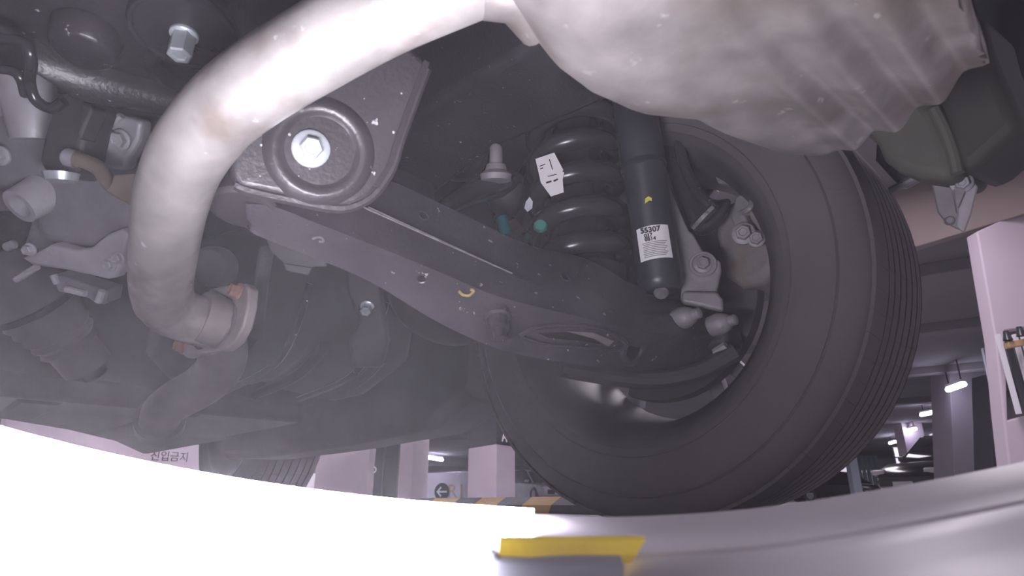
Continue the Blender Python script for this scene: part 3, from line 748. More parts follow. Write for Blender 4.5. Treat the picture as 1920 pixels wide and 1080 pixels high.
# scraps of pale grit on the bracket
GRIT = mat('pale_grit', (.34, .32, .33), .7)
for px, py, r in ((543, 252, .0022), (490, 272, .0018), (738, 248, .0022), (753, 175, .0016), (698, 323, .0014), (510, 290, .0013), (690, 267, .0012), (488, 330, .0012), (560, 330, .001), (683, 185, .001)):
    c = onplane(px, py, P0, bn)
    MB().lathe(c, -bn, [(-.0003, r * .75), (.0006, r * .45), (.0008, 0)], 5).build('grit', GRIT, sb)

# ---- rubber mount sleeve the arm pivots in
tag(MB().tube([onY(470, 330, .52), onY(455, 395, .515)], .03, 20).build('pivot_bushing', BUSH, None, 40, bevel=.004), 'black rubber pivot bushing at the inner arm end', 'bushing')

# ---- exhaust: tail pipe with flange, front pipe
ex = thing('exhaust_pipe', P(310, 560, .60), 'thick bright steel exhaust pipe bending down to a bolted flange', 'exhaust pipe')
path = [(1010, -105, .362), (930, -72, .366), (860, -42, .372), (720, 20, .385), (600, 86, .395), (480, 160, .412), (402, 226, .432), (347, 304, .458), (320, 386, .49), (308, 468, .535), (303, 530, .575), (312, 570, .60), (345, 592, .618), (385, 606, .635), (418, 616, .65)]
pts = catmull([P(*q) for q in path], 6)
MB().tube(pts, [.0272 if i < 66 else .0262 - .0012 * min(1, (i - 66) / 8) for i in range(len(pts))], 32).build('pipe', STEEL, ex, 60)
FN = (P(418, 616, .65) - P(365, 596, .627)).normalized()
FN = (FN + RT * .55 - UP * .12 + FW * .05).normalized()
fpt = P(412, 604, .64)
MB().tube([P(372, 594, .627), P(412, 606, .642)], .0272, 28).build('flange_sleeve', OLDSTEEL, ex)
FNp = (RT * .62 - UP * .26 + FW * .72).normalized()
plate([(394, 541), (432, 533), (460, 531), (467, 540), (464, 575), (455, 612), (440, 640), (420, 655), (385, 662), (348, 670), (338, 662), (330, 648), (340, 632), (360, 645), (395, 648), (425, 632), (441, 606), (443, 578), (432, 560)],
      fpt, FNp, .011, OLDSTEEL, 'flange_plate', ex, .002)
plate([(394, 541), (440, 570), (441, 606), (425, 632), (395, 648), (360, 645), (342, 630), (350, 600)], fpt + FNp * .004, FNp, .006, OLDSTEEL, 'flange_web', ex, .001)
for px, py in ((447, 546), (344, 650)):
    hexbolt(ex, onplane(px, py, fpt, FNp), -FNp, .0065, 'rusty_bolt', RUST, 1.35, 1.3)
fx_ = thing('front_exhaust_pipe', P(380, 715, .76), 'dull front exhaust pipe continuing beyond the flange into shadow', 'exhaust pipe')
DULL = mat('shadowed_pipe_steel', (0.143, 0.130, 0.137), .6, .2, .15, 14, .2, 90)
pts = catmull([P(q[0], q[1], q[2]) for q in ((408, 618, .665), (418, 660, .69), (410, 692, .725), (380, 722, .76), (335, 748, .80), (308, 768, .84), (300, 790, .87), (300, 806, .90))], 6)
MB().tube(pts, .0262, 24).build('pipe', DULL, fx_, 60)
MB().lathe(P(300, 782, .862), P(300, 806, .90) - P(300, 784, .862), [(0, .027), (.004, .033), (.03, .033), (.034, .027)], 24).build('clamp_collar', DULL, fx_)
tag(MB().lathe(P(396, 500, .80), -FW, [(-.02, .0), (-.02, .027), (.0, .027), (.008, .022), (.01, 0)], 28).build('rubber_grommet', DULL, None, 40), 'round grey grommet half hidden behind the exhaust pipe', 'grommet')

# ---- muffler: pressed shell with cross ribs
mu = thing('muffler', Vector((.32, .05, Z(.25))), 'big pale ribbed steel muffler overhanging the suspension', 'muffler')
X0, X1, YR = .128, .455, -.20
fe = [onZ(x, y, .272 if x < 1250 else .266) for x, y in ((938, -6), (962, 22), (990, 62), (1008, 90), (1040, 128), (1100, 170), (1180, 196), (1300, 214), (1400, 262), (1460, 292), (1525, 302))]
fe = [(p.x, p.y) for p in fe]
xsf = [p[0] for p in fe]
def yfront(x):
    if x <= fe[0][0]: return fe[0][1] + (x - fe[0][0]) * 1.2
    for (xa, ya), (xb, yb) in zip(fe, fe[1:]):
        if xa <= x <= xb: return lerp(ya, yb, (x - xa) / max(1e-6, xb - xa))
    return fe[-1][1] + (x - fe[-1][0]) * -.5
X1 = fe[-1][0] + .004
NX, NY = 56, 90
def roll(d, r):
    if d >= r: return 0.0
    return r - math.sqrt(max(0.0, r * r - (r - d) ** 2))
def smooth(t): t = max(0, min(1, t)); return t * t * (3 - 2 * t)
def ribz(y, x):
    k = (.112 - y) / .0310
    amp = .0046 * smooth((.135 - y) / .03) * (.35 + .65 * smooth((x - .24) / .16))
    w = math.cos(2 * math.pi * k)
    return -amp * (1 - (1 - abs(w)) ** 1.0 * .2) * w
re_ = [onZ(x, y, .262) for x, y in ((1520, 296), (1580, 278), (1640, 254), (1700, 224), (1750, 190), (1800, 152), (1852, 100), (1838, 40), (1822, 0), (1800, -60), (1790, -120))]
re_ = sorted([(p.y, p.x) for p in re_])
def xright(y):
    if y <= re_[0][0]: return re_[0][1]
    for (ya, xa), (yb, xb) in zip(re_, re_[1:]):
        if ya <= y <= yb: return lerp(xa, xb, (y - ya) / max(1e-6, yb - ya))
    return re_[-1][1]
rows = []
for i in range(NX + 1):
    u = i / NX; u = u * u * (3 - 2 * u) * .35 + u * .65
    xu = lerp(X0, X1, u); yf = yfront(xu); row = []
    for j in range(NY + 1):
        v = j / NY; v = v ** .85
        y = lerp(YR, yf, v)
        xr = min(X1, xright(y)); x = lerp(X0, xr, u)
        rz = ribz(y, x)
        z = .250 + roll(max(0, yf - y), lerp(.055, .022, smooth((x - .27) / .12))) * .85 + roll(max(0, xr - x), .012) + roll(max(0, (x - X0)), .05) + roll(y - YR, .05) + rz + .006 * smooth((x - .30) / .16) - .008 * math.sin(math.pi * u)
        row.append(Vector((x, y, Z(z))))
    rows.append(row)
mb = MB(); n_ = NY + 1
V = [p for r in rows for p in r]; F = []
for i in range(NX):
    for j in range(NY): F.append((i * n_ + j, i * n_ + j + 1, (i + 1) * n_ + j + 1, (i + 1) * n_ + j))
mb.add(V, F)
# rising walls and lid
border = [rows[i][0] for i in range(NX + 1)] + [rows[NX][j] for j in range(1, NY + 1)] + [rows[i][NY] for i in range(NX - 1, -1, -1)] + [rows[0][j] for j in range(NY - 1, 0, -1)]
cen = Vector((.3, 0, Z(.3)))
ring2 = [Vector((lerp(p.x, cen.x, .10), lerp(p.y, cen.y, .05), max(p.z + .02, Z(.33)))) for p in border]
mb.loops([border, ring2, [Vector((lerp(p.x, cen.x, .25), lerp(p.y, cen.y, .15), Z(.40))) for p in border]], True, False, True)
mb.build('shell', MUFF, mu, 50)
nk = [P(900, -58, .368), P(960, -60, .37), P(1020, -40, .38)]
MB().tube(nk, [.0285, .031, .04], 28).build('inlet_neck', MUFF, mu, 60)

# ---- coil spring with label
spx, spy = .642, .526
spg = thing('coil_spring', Vector((spx, spy, Z(.33))), 'glossy black coil spring with a white paper label', 'coil spring')
pts = []; N_ = 24; z0, z1, turns = .315, .62, 5.6
for k in range(int(N_ * turns) + 1):
    q = 2 * math.pi * k / N_; f = k / (N_ * turns)
    pts.append(Vector((spx + .0615 * math.cos(q + 2.2), spy + .0615 * math.sin(q + 2.2), Z(lerp(z0, z1, f)))))
MB().tube(pts, .0158, 12).build('coil', SPRG, spg, 60)
MB().lathe((spx, spy, Z(.31)), up, [(-.03, .0), (-.03, .07), (-.005, .072), (.0, .06), (.03, .045), (.10, .040), (.34, .038), (.35, 0)], 28).build('bump_stop', GLOSS, spg, 40)
def springface(px, py, r=.0785):
    o, dr_ = CAM, ray(px, py); ox, oy = o.x - spx, o.y - spy
    A = dr_.x ** 2 + dr_.y ** 2; B = 2 * (ox * dr_.x + oy * dr_.y); Cc = ox * ox + oy * oy - r * r; D = B * B - 4 * A * Cc
    if D < 0: t = -B / 2 / A
    else: t = (-B - math.sqrt(D)) / 2 / A
    return o + dr_ * t
lab_px = [(1004, 298), (1039, 286), (1058, 322), (1055, 337), (1057, 360), (1033, 368), (1014, 342)]
c_ = springface(1032, 326); nl = (CAM - c_).normalized(); nl.z = 0; nl.normalize(); c_ = c_ + nl * .005
lb = plate(lab_px, c_, -nl, .0008, PAPER, 'paper_label', spg, 0, smooth=0)
for k, (x0, y0, x1, y1, w) in enumerate(((1030, 299, 1036, 318, 1.6), (1012, 312, 1022, 308, 1.5), (1027, 331, 1044, 327, 1.4), (1024, 343, 1034, 340, 3.2), (1038, 340, 1046, 336, 3.2), (1013, 317, 1018, 315, 2.0))):
    p0, p1 = onplane(x0, y0, c_, nl), onplane(x1, y1, c_, nl); dl = (p1 - p0).normalized(); sd = dl.cross(nl) * (w * .0008 / 2)
    MB().prism([p0 - sd + nl * .0002, p1 - sd + nl * .0002, p1 + sd + nl * .0002, p0 + sd + nl * .0002], nl * .0004).build('print_line', INK, lb, 0)
plate([(993, 369), (999, 378), (998, 390), (989, 397), (983, 390), (986, 378)], springface(990, 383), -nl, .0008, CREAM, 'white_tag', spg, 0, smooth=0)
for px, py, m, s in ((1013, 422, GREEN, 1.0), (990, 444, GREEN, .7)):
    c = springface(px, py, .0785)
    MB().lathe(c, nl, [(-.004, .010 * s), (.001, .008 * s), (.003, 0)], 10).build('paint_mark', m, spg)

# plug connectors by the spring foot
pc_ = thing('sensor_connector', onY(950, 425, .60), 'bright turquoise plug with olive sleeve beside the spring foot', 'connector')
c = onY(945, 424, .60)
MB().tube([onY(941, 405, .60), onY(949, 442, .60)], .0085, 12).build('plug', TURQ, pc_, 40, bevel=.002)
MB().tube([onY(960, 418, .61), onY(972, 436, .60)], .010, 12).build('sleeve', OLIVE, pc_, 40, bevel=.002)
MB().tube(catmull([onY(955, 400, .63), onY(962, 415, .61), onY(985, 440, .60), onY(1000, 452, .6)], 4), .004, 8).build('wire', BUSH, pc_)

# ---- shock absorber
S0, S1 = onX(1241, 548, 0.681), onX(1188, 190, 0.660)
sh_ = thing('shock_absorber', S0, 'black tubular shock absorber with a white printed sticker', 'shock absorber')
sa = (S1 - S0).normalized(); SL = (S1 - S0).length
MB().lathe(S0, sa, [(0, 0), (.0, .022), (.006, .027), (.014, .0295), (SL * .62, .0295), (SL * .63, .0315), (SL, .0315), (SL + .01, .03)], 36).build('damper_tube', SHOCK, sh_, 50)
MB().lathe(S0 + sa * (SL * .62), sa, [(-.004, .0295), (-.002, .0325), (.004, .0325), (.006, .0315)], 36).build('sleeve_edge', SHOCK, sh_)
MB().lathe(S0 + sa * .016, (CAM - S0).normalized() * .6 - up * .8, [(.02, .0), (.024, .010), (.028, .008), (.029, 0)], 14).build('drain_dimple', MATS['scuffed_edge'], sh_)
# sticker wrapped on the tube
toC = (CAM - S0); toC = (toC - sa * toC.dot(sa)).normalized()
sideV = sa.cross(toC)          # roughly picture right when looking from the lens
if sideV.dot(RT) < 0: sideV = -sideV
h0 = (onplane(1235, 497, S0, toC) - S0).dot(sa); h1 = (onplane(1226, 437, S0, toC) - S0).dot(sa)
def wrap(h, a, r=.0302):
    return S0 + sa * h + (toC * math.cos(a) + sideV * math.sin(a)) * r
def wrapquad(ha, hb, a0, a1, r, m, name, par, n=8):
    ra = [wrap(ha, lerp(a0, a1, k / n), r) for k in range(n + 1)]; rb = [wrap(hb, lerp(a0, a1, k / n), r) for k in range(n + 1)]
    ia = [wrap(ha, lerp(a0, a1, k / n), r - .0004) for k in range(n + 1)]; ib = [wrap(hb, lerp(a0, a1, k / n), r - .0004) for k in range(n + 1)]
    return MB().loops([ra + ia[::-1], rb + ib[::-1]]).build(name, m, par, 40)
stk = wrapquad(h0, h1, -.78, .74, .0302, PAPER, 'sticker', sh_, 12)
dh = h1 - h0
text('55307', wrap(lerp(h0, h1, .86), -.10, .0312), sideV, sa, .0105, INK, 'lettering', stk, .0001, bold=.0003)
text('037', wrap(lerp(h0, h1, .71), -.22, .0310), sideV, sa, .0074, INK, 'lettering', stk, .0001, bold=.0002)
text('0814', wrap(lerp(h0, h1, .59), -.15, .0310), sideV, sa, .0074, INK, 'lettering', stk, .0001, bold=.0002)
GREYI = mat('faint_ink', (.30, .29, .31), .6)
for k in range(9):
    hk = lerp(h0, h1, .49 - k * .052)
    wrapquad(hk, hk + .0011, -.55 + .03 * (k % 2), .55 - .12 * ((k * 7) % 3) / 2, .0305, GREYI, 'print_line', stk)
ym = wrap((onplane(1231, 389, S0, toC) - S0).dot(sa), .0, .0300)
MB().prism([ym + sideV * x * .005 + sa * z * .005 for x, z in ((-1, -.9), (-.7, .5), (.2, 1), (1, .3), (.9, -.5), (.3, -.2), (-.2, -.5))], toC * .001).build('chalk_mark', YELLOW, sh_, 0)


# ---- upper arm with ball stud left of the spring
ua = thing('upper_link', onY(920, 350, .60), 'dark stamped upper link with a grey ball joint stud', 'link')
sec_ = []
for px, py, w, y in ((812, 402, .018, .60), (850, 380, .024, .592), (890, 358, .027, .585), (930, 344, .031, .58), (968, 340, .026, .58), (984, 345, .013, .58)):
    c = onY(px, py, y); a1_ = UP * w; f1_ = FW * w
    sec_.append([c + (UP * math.cos(q) * w * .75 + (FW) * math.sin(q) * w) for q in [2 * math.pi * k / 14 for k in range(14)]])
MB().loops(sec_).build('link_arm', GLOSS, ua, 60, subsurf=1)
MB().lathe(onY(930, 328, .55), UP, [(-.008, .0), (-.008, .021), (.0, .022), (.004, .018), (.006, .015), (.014, .013), (.015, .009), (.038, .0085), (.042, .005), (.042, 0)], 24).build('ball_stud', KNUCK, ua, 40)
MB().lathe(onY(948, 372, .60), UP, [(-.03, .0), (-.028, .010), (-.018, .022), (.0, .029), (.02, .028), (.03, .02)], 24).build('dust_boot', BUSH, ua, 60)
MB().lathe(onY(862, 290, .74), Vector((-.5, -.6, -.5)), [(-.03, .05), (.0, .048), (.01, .04), (.006, .028), (.0, .024), (.0, 0)], 28).build('pressed_cup', BLACK, ua, 50)

# inner crossmember behind (dark box between bracket and spring)
cm = thing('rear_crossmember', onY(800, 250, .8), 'dark crossmember behind the bracket and upper link', 'crossmember')
MB().box((0.62, .86, Z(.52)), .56, .14, .24).build('beam', PAN, cm, bevel=.03, seg=4)
MB().box((0.5, .79, Z(.50)), .12, .05, .2).build('gusset', PAN, cm, bevel=.012)
MB().lathe((.36, .785, Z(.53)), (0, -1, -.2), [(.0, .07), (.012, .066), (.014, .05), (.004, .04), (.004, 0)], 32).build('pressed_ring', PAN, cm, 50)

# ---- left: subframe rail with round stopper and bolt
sr = thing('subframe_rail', onZ(150, 110, .38), 'black subframe rail with a round stopper plate and zinc bolt', 'subframe')
top = [(-80, 95), (60, 92), (150, 128), (240, 150), (330, 172), (440, 190)]
low = [(-80, 128), (60, 135), (150, 190), (240, 205), (330, 222), (440, 240)]
ra = [onZ(x, y, .395) for x, y in top]; rb_ = [onZ(x, y, .375) for x, y in low]
rings = [[a, lerp(a, b, .5) + Vector((0, 0, -.006)), b, b + Vector((0, .03, .10)), a + Vector((0, -.02, .12))] for a, b in zip(ra, rb_)]
MB().loops(rings).build('rail_box', BLACK, sr, 40, bevel=.004)
rings = []
for x in (-80, 60, 200, 330, 460):
    a, b = onZ(x, -60, .42), onZ(x, 100 + (x + 80) * .16, .40)
    rings.append([a, b, b + Vector((0, .0, .1)), a + Vector((0, 0, .1))])
MB().loops(rings).build('upper_plate', BLACK, sr, 40, bevel=.006)
c = onZ(346, 62, .360)
dn = Vector((-.02, -.05, -1)).normalized()
MB().lathe(c, dn, [(-.03, .0), (-.03, .030), (-.008, .041), (.0, .0415), (.003, .040), (.003, .0375), (.001, .036), (.001, 0)], 48).build('stopper_plate', GLOSS, sr, 40)
hexbolt(sr, c + dn * .002, dn, .0095, 'zinc_bolt', ZINC, 1.15, 2.2)
MB().lathe(onZ(350, 128, .385), dn, [(0, .030), (.008, .034), (.01, .026), (.0, .02)], 32).build('mount_collar', GLOSS, sr, 60)
MB().lathe(onZ(155, 95, .39), dn, [(-.02, .030), (.0, .026), (.003, .022), (.003, 0)], 32).build('pressed_cup', BLACK, sr, 50)
hose = catmull([onZ(-40, 70, .37), onZ(40, 78, .37), onZ(58, 110, .36), onZ(55, 150, .355), onZ(66, 186, .345), onZ(95, 203, .34), onZ(120, 190, .345)], 6)
tag(MB().tube(hose, .0050, 10).build('brake_line', GLOSS, None, 60), 'thin black brake line looping under the subframe rail', 'hose')
hose = catmull([onZ(-40, 125, .36), onZ(20, 132, .36), onZ(40, 150, .355), onZ(48, 178, .35)], 6)
tag(MB().tube(hose, .0045, 10).build('breather_hose', GLOSS, None, 60), 'short black breather hose beside the pale gear casing', 'hose')

# ---- differential casing
df = thing('differential_casing', P(120, 400, .80), 'pale cast aluminium differential casing with bolts behind the exhaust', 'gear casing')
nD = (FW * .9 + RT * .1 + UP * .25).normalized(); pD = P(120, 350, .70)
plate([(-120, 170), (30, 172), (90, 195), (160, 205), (262, 222), (262, 300), (250, 420), (236, 452), (205, 470), (90, 460), (60, 440), (62, 400), (20, 372), (-120, 330)], pD, nD, .16, CAST, 'main_case', df, .016, seg=4, smooth=50)
plate([(-110, 350), (10, 330), (70, 345), (120, 350), (240, 350), (236, 440), (200, 470), (80, 470), (48, 482), (40, 470), (56, 420), (50, 395), (-110, 400)], pD + nD * .03, nD, .12, CAST, 'lower_case', df, .012, seg=4, smooth=50)
plate([(78, 468), (96, 458), (140, 470), (168, 466), (200, 440), (228, 428), (243, 440), (234, 470), (222, 486), (226, 505), (214, 522), (200, 524), (130, 508), (60, 498), (38, 484), (60, 478)], pD - nD * .015, nD, .02, CASTL, 'cover_flange', df, .004, seg=3)
plate([(160, 240), (205, 210), (265, 226), (262, 262), (240, 300), (236, 320), (205, 318), (150, 300), (146, 268)], pD - nD * .012, nD, .02, CASTL, 'side_cover', df, .005, seg=3)
MB().tube([onplane(173, 268, pD - nD * .014, nD), onplane(228, 217, pD - nD * .014, nD)], .004, 8).build('cast_rib', CASTL, df)
MB().tube([onplane(185, 262, pD - nD * .014, nD), onplane(210, 246, pD - nD * .014, nD)], .004, 8).build('cast_rib', CASTL, df)
MB().tube([P(45, 130, .69), P(58, 200, .685), P(66, 262, .69)], [.027, .027, .023], 24).build('snout', CASTL, df, 50)
MB().tube([P(-20, 170, .68), P(-5, 215, .68)], .02, 16).build('filler_boss', CASTL, df, 50)
c = onplane(56, 376, pD - nD * .01, nD)
MB().lathe(c, -nD + RT * -.25 + UP * -.5, [(-.02, .022), (.014, .020), (.014, .0135), (-.004, .0125), (-.006, 0)], 28).build('boss_ring', CASTL, df, 40)
for px, py, r in ((227, 262, .0085), (2, 292, .0085), (206, 496, .006), (222, 484, .006), (56, 468, .006)):
    hexbolt(df, onplane(px, py, pD - nD * .016, nD), -nD, r, 'bolt', CASTL, 1.3, 1.0)
plate([(95, 515), (120, 520), (165, 535), (200, 545), (196, 572), (178, 570), (165, 560), (130, 552), (108, 548)], pD + nD * .01, nD, .03, CAST, 'fin_block', df, .003)
for x0, y0, x1, y1 in ((124, 542, 160, 551), (192, 545, 184, 566), (100, 515, 108, 532), (70, 500, 30, 525)):
    MB().tube([onplane(x0, y0, pD - nD * .002, nD), onplane(x1, y1, pD - nD * .002, nD)], .004, 8).build('fin', CASTL, df)
plate([(-60, 385), (30, 372), (58, 402), (52, 440), (30, 470), (-60, 470)], pD + nD * .05, nD, .08, BLACK, 'dark_side', df, .01)
for px, py in ((16, 462), (26, 458)):
    MB().lathe(onplane(px, py, pD + nD * .045, nD), -nD, [(0, .006), (.004, .005), (.005, 0)], 12).build('small_stud', CASTL, df)
# drive shaft boot below
ds = thing('drive_shaft', P(110, 620, .95), 'dusky drive shaft with ribbed rubber boot under the casing', 'drive shaft')
BOOT = mat('dusty_boot_rubber', (0.116, 0.105, 0.119), .6, 0, .15, 10, .15, 60)
A_, B_ = P(55, 555, .92), P(150, 668, .98)
ax_ = (B_ - A_).normalized(); L_ = (B_ - A_).length
prof = [(-.03, 0), (-.03, .05), (.0, .056), (.02, .052)]
for k in range(5):
    f = k / 5; prof += [(lerp(.03, L_ - .01, f), lerp(.056, .040, f)), (lerp(.03, L_ - .01, f + .1), lerp(.050, .033, f))]
prof += [(L_, .036), (L_ + .02, .036), (L_ + .022, .02), (L_ + .04, .018), (L_ + .04, 0)]
MB().lathe(A_, ax_, prof, 36).build('boot', BOOT, ds, 60)
MB().lathe(A_ + ax_ * .01, ax_, [(0, .057), (.002, .059), (.010, .059), (.012, .056)], 36).build('clamp_band', BUSH, ds)
MB().lathe(A_ - ax_ * .03, ax_, [(-.05, 0), (-.05, .04), (-.0, .05), (.0, 0)], 30).build('joint_cup', BOOT, ds, 40)

# ---- rubber hanger block on its rod
rh = thing('exhaust_hanger', P(115, 250, .70), 'worn black rubber exhaust hanger block in front of the casing', 'hanger')
nH = (FW * .95 + RT * .2).normalized(); pH = P(115, 250, .625)
plate([(106, 178), (128, 170), (160, 180), (172, 196), (160, 230), (150, 275), (142, 318), (132, 332), (108, 330), (78, 318), (70, 300), (82, 250), (94, 205)], pH, nH, .035, BUSH, 'rubber_block', rh, .008, seg=3)
plate([(150, 190), (166, 196), (172, 205), (156, 240), (148, 262), (144, 250), (150, 215)], pH - nH * .006, nH, .02, BUSH, 'torn_edge', rh, .003)
MB().tube(catmull([P(132, 296, .612), P(160, 303, .612), P(188, 318, .61), P(205, 345, .605), P(232, 362, .60), P(262, 372, .59)], 5), .0075, 12).build('hanger_rod', BRASS, rh)
MB().lathe(P(132, 296, .611), P(132, 296, .611) - P(160, 303, .612), [(-.006, .009), (.004, .009), (.007, .006), (.007, 0)], 14).build('rod_tip', CAST, rh)
MB().lathe(P(115, 332, .62), -UP, [(-.004, .016), (.004, .014), (.006, 0)], 16).build('lower_clip', ZINC, rh)
plate([(212, 328), (252, 324), (262, 400), (246, 388), (222, 372), (198, 358), (208, 345)], P(230, 350, .575), (FW + RT * .4).normalized(), .004, mat('tan_bracket', (0.255, 0.203, 0.165), .5, .3, .2, 20, .2, 90), 'weld_bracket', rh, .0015)

# ---- dark bracket and bolt below the arm
tb = thing('tab_bracket', onY(570, 490, .62), 'dark pressed tab bracket hanging under the inner arm', 'bracket')
nT = (FW + UP * .1).normalized(); pT = onY(570, 480, .60)
plate([(496, 440), (560, 452), (610, 470), (612, 500), (586, 500), (580, 514), (535, 508), (530, 492), (505, 470)], pT, nT, .006, PAN, 'tab_plate', tb, .002)
plate([(532, 494), (584, 502), (578, 516), (538, 508)], pT - nT * .004, nT, .006, PAN, 'tab_fold', tb, .001)
MB().tube(catmull([onY(500, 470, .64), onY(492, 520, .68), onY(484, 600, .74)], 4), .008, 8).build('tab_stem', PAN, tb)
hb = thing('support_post', P(690, 600, .92), 'dark vertical support bracket with a small pale bolt', 'bracket')
nP_ = (FW + RT * .15).normalized(); pP_ = P(690, 580, .88)
plate([(630, 380), (690, 380), (716, 580), (725, 640), (712, 690), (660, 690), (652, 640), (672, 600), (650, 550)], pP_, nP_, .02, DEEP, 'post_plate', hb, .006, seg=3)
hexbolt(hb, onplane(689, 576, pP_, nP_), (-FW - UP * .55).normalized(), .0078, 'pale_bolt', ZINC, 1.35, 1.7)
tag(MB().lathe(P(850, 560, 1.05), (-FW * .8 - UP * .6), [(-.05, .0), (-.05, .12), (-.01, .115), (.01, .10), (.02, .08), (.022, 0)], 40).build('tank_bulge', DEEP, None, 50), 'dark rounded tank bulge below the middle of the control arm', 'tank bulge')

# ---- rear corner: liner, bumper skin and bracket
ln = thing('rear_corner_liner', onX(1760, 240, .66), 'black moulded liner at the rear corner behind the muffler', 'liner')
LIN = mat('dark_liner_plastic', (0.026, 0.025, 0.022), .7, 0, .15, 6, .15, 80)
LIN2 = mat('olive_grey_liner', (0.075, 0.073, 0.062), .7, 0, .15, 6, .15, 80)
nL = Vector((1, -.15, .12)).normalized(); pL = onX(1760, 240, .68)
plate([(1560, 200), (1640, 270), (1652, 300), (1680, 322), (1720, 334), (1760, 338), (1795, 332), (1788, 280), (1755, 205), (1720, 160), (1640, 140)], pL, nL, .10, LIN2, 'liner_bowl', ln, .022, seg=5, smooth=60)
plate([(1745, 170), (1762, 215), (1796, 330), (1840, 305), (1920, 232), (1900, 190), (1858, 92), (1840, 20), (1700, 40)], pL - nL * .01, nL, .10, LIN, 'liner_wall', ln, .012, seg=3)
MB().tube(catmull([onplane(x, y, pL - nL * .008, nL) for x, y in ((1752, 205), (1772, 245), (1788, 290), (1796, 325))], 4), .006, 10).build('liner_rib', LIN2, ln)
bu = thing('bumper_skin', onX(1850, 150, .86), 'smooth dark blue grey bumper skin above the liner', 'bumper')
BUMP = mat('bumper_paint', (.095, .10, .118), .5, 0, .06, 3, 0.02, 20)
nB = Vector((1, -.05, .2)).normalized(); pB = onX(1850, 200, .90)
plate([(1690, 355), (1925, 226), (2100, 140), (2100, -200), (1780, -250), (1650, 100), (1640, 300)], pB, nB, .02, BUMP, 'skin', bu, .006, seg=3)
MB().tube([onplane(1650, 368, pB - nB * .003, nB), onplane(1930, 222, pB - nB * .003, nB), onplane(2100, 135, pB - nB * .003, nB)], .0055, 8).build('lower_edge', mat('edge_grey', (.30, .28, .31), .4), bu)
bk = thing('bumper_stay', onX(1790, 380, .74), 'pale folded steel stay hanging from the bumper corner', 'stay')
nS = (ray(1795, 380).normalized() + Vector((.25, .1, 0))).normalized(); pS = onX(1790, 370, .74)
STAY = mat('stay_steel', (0.192, 0.176, 0.192), .5, .2, .2, 20, .2, 90)
plate([(1746, 340), (1785, 335), (1795, 398), (1812, 420), (1800, 432), (1775, 420), (1758, 398)], pS, nS, .004, STAY, 'web', bk, .0015)
plate([(1782, 345), (1796, 328), (1822, 334), (1834, 350), (1822, 400), (1808, 438), (1793, 425), (1796, 396)], pS - nS * .015, nS, .004, mat('stay_bright', (0.288, 0.264, 0.296), .4, .2, .2, 20, .2, 90), 'flange', bk, .0015)
plate([(1786, 350), (1800, 340), (1818, 342), (1796, 392)], pS - nS * .019, nS, .003, STAY, 'fold', bk, .001)
hexbolt(bk, onplane(1803, 343, pS - nS * .017, nS), -nS, .007, 'bolt', CAST, 1.5)
MB().lathe(onplane(1780, 414, pS - nS * .001, nS), -nS, [(0, .003), (.001, .0045), (0, .005)], 12).build('hole_edge', STAY, bk)

# ================================================================== INSPECTION TROLLEY IN FRONT OF THE LENS
RIGM = mat('trolley_plastic', (0.32, 0.30, 0.335), 0.32, 0, 0.08, 8, 0.02, 60)
RIGD = mat('trolley_dark_plastic', (0.26, 0.26, 0.31), 0.35, 0, 0.08, 8, 0.02, 60)
top_curve = [(-160, 762), (0, 812), (100, 838), (200, 862), (350, 893), (500, 918), (650, 938), (800, 953), (1000, 966), (1150, 970), (1300, 964), (1450, 950), (1600, 926), (1750, 900), (1920, 866), (2080, 828)]
def ytop(px):
    for (xa, ya), (xb, yb) in zip(top_curve, top_curve[1:]):
        if xa <= px <= xb: return lerp(ya, yb, (px - xa) / (xb - xa))
    return top_curve[0][1] if px < 0 else top_curve[-1][1]
def rim_pt(px, dy, d):
    y = sum(ytop(px + k) for k in (-60, -30, 0, 30, 60)) / 5
    return P(px, y + dy, d)
tg = thing('inspection_trolley', Vector((.1, .1, 0)), 'grey curved trolley rim with glowing light bar below the car', 'trolley')
def rim_part(p0, p1, rows_, name, m, n=60, closed=True, sm=30):
    rings = []
    for k in range(n + 1):
        px = lerp(p0, p1, k / n)
        r = [rim_pt(px, dy, d) for dy, d in rows_]
        if closed:
            a, b = r[0].copy(), r[-1].copy(); a.z = 0.004; b.z = 0.004; r = r + [b, a]
        rings.append(r)
    return MB().loops(rings).build(name, m, tg, sm)
rim_part(-160, 2080, [(0, .24), (26, .222), (48, .20), (52, .195), (70, .185), (88, .182)], 'outer_rim', RIGM)
rim_part(-160, 2080, [(80, .180), (110, .168), (150, .16), (230, .135)], 'inner_deck', RIGM)
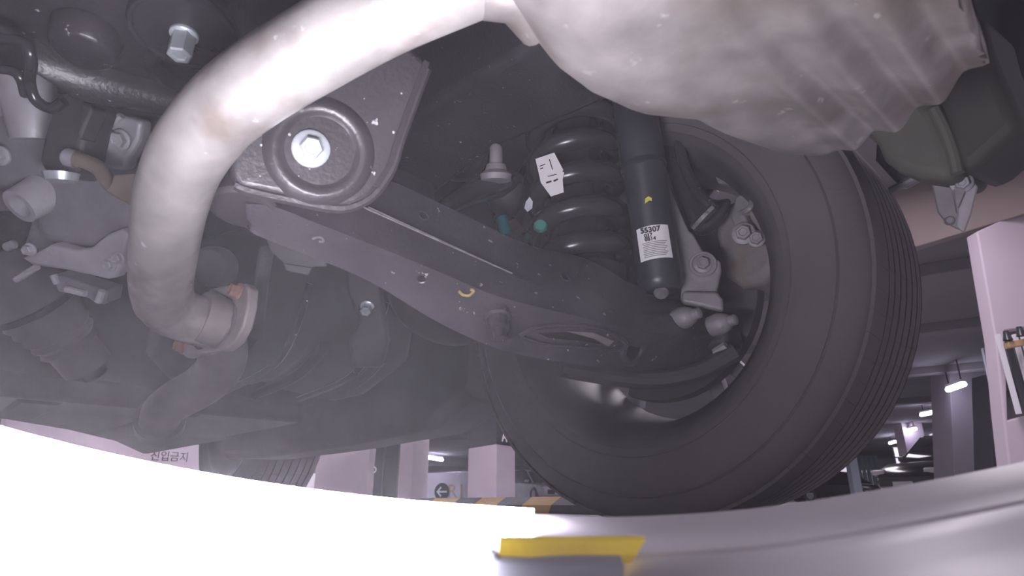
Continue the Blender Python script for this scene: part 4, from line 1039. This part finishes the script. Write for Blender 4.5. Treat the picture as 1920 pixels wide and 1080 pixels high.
# light bar with its channel
rings = []
for k in range(61):
    px = lerp(-150, 1000, k / 60)
    a, b = rim_pt(px, -1, .236), rim_pt(px, 26, .221)
    n = ((CAM - a).normalized() + up * 1.2).normalized() * .004
    rings.append([a, b, b + n * .6, lerp(a, b, .5) + n, a + n * .6])
MB().loops(rings).build('light_bar', emat('led_white', (0.93, 0.90, 1.0), LED_STRENGTH), tg, 40)
rings = []
for k in range(49):
    px = lerp(-150, 905, k / 48)
    a, b = rim_pt(px, 52, .190), rim_pt(px, 260 if k < 24 else lerp(260, 90, (k - 24) / 24), lerp(.130, .165, max(0, k - 24) / 24))
    n = ((CAM - a).normalized() + up * .6).normalized() * .003
    rings.append([a, b, b + n, lerp(a, b, .5) + n * 1.3, a + n])
MB().loops(rings).build('deck_glow', emat('deck_glow_white', (0.95, 0.92, 1.0), DECK_GLOW_STRENGTH), tg, 40)  # emissive sheet added so the deck beside the bar looks overexposed
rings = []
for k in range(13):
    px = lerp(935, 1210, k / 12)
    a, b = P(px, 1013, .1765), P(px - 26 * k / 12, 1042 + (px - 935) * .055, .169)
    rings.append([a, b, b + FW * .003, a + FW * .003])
MB().loops(rings).build('kerb_reflection', mat('kerb_reflection', (.80, .58, .06), .4), tg, 0)  # the kerb's yellow reflection in the deck, built as a coloured strip
rings = []
for k in range(13):
    px = lerp(520, 1170, k / 12); y0 = 1052 + abs(px - 850) * .0
    a, b = P(px, y0 + (px - 520) * .012, .165), P(px, 1110, .158)
    rings.append([a, b, b + FW * .006, a + FW * .006])
MB().loops(rings).build('dark_slot', RIGD, tg, 0)
c = P(921, 1050, .168)
MB().lathe(c, -FW, [(-.002, .0024), (.001, .002), (.002, 0)], 16).build('screw', ZINC, tg)

# ================================================================== ADDED VOLUME IMITATING LENS GLARE UNDER THE CAR
hm = bpy.data.materials.new('glare_scatter'); hm.use_nodes = True; hm.node_tree.nodes.clear()
ou = hm.node_tree.nodes.new('ShaderNodeOutputMaterial'); vs = hm.node_tree.nodes.new('ShaderNodeVolumeScatter')
vs.inputs['Color'].default_value = (0.93, 0.89, 0.98, 1); vs.inputs['Density'].default_value = 0.034; vs.inputs['Anisotropy'].default_value = 0.0
hm.node_tree.links.new(vs.outputs[0], ou.inputs['Volume'])
hz = MB().box((0.0, 1.2, 0.44), 2.9, 4.4, 0.86).build('glare_volume', hm, None, 0)
tag(hz, 'thin added scattering volume imitating lens glare under the car', 'glare_volume', None, 'stuff')
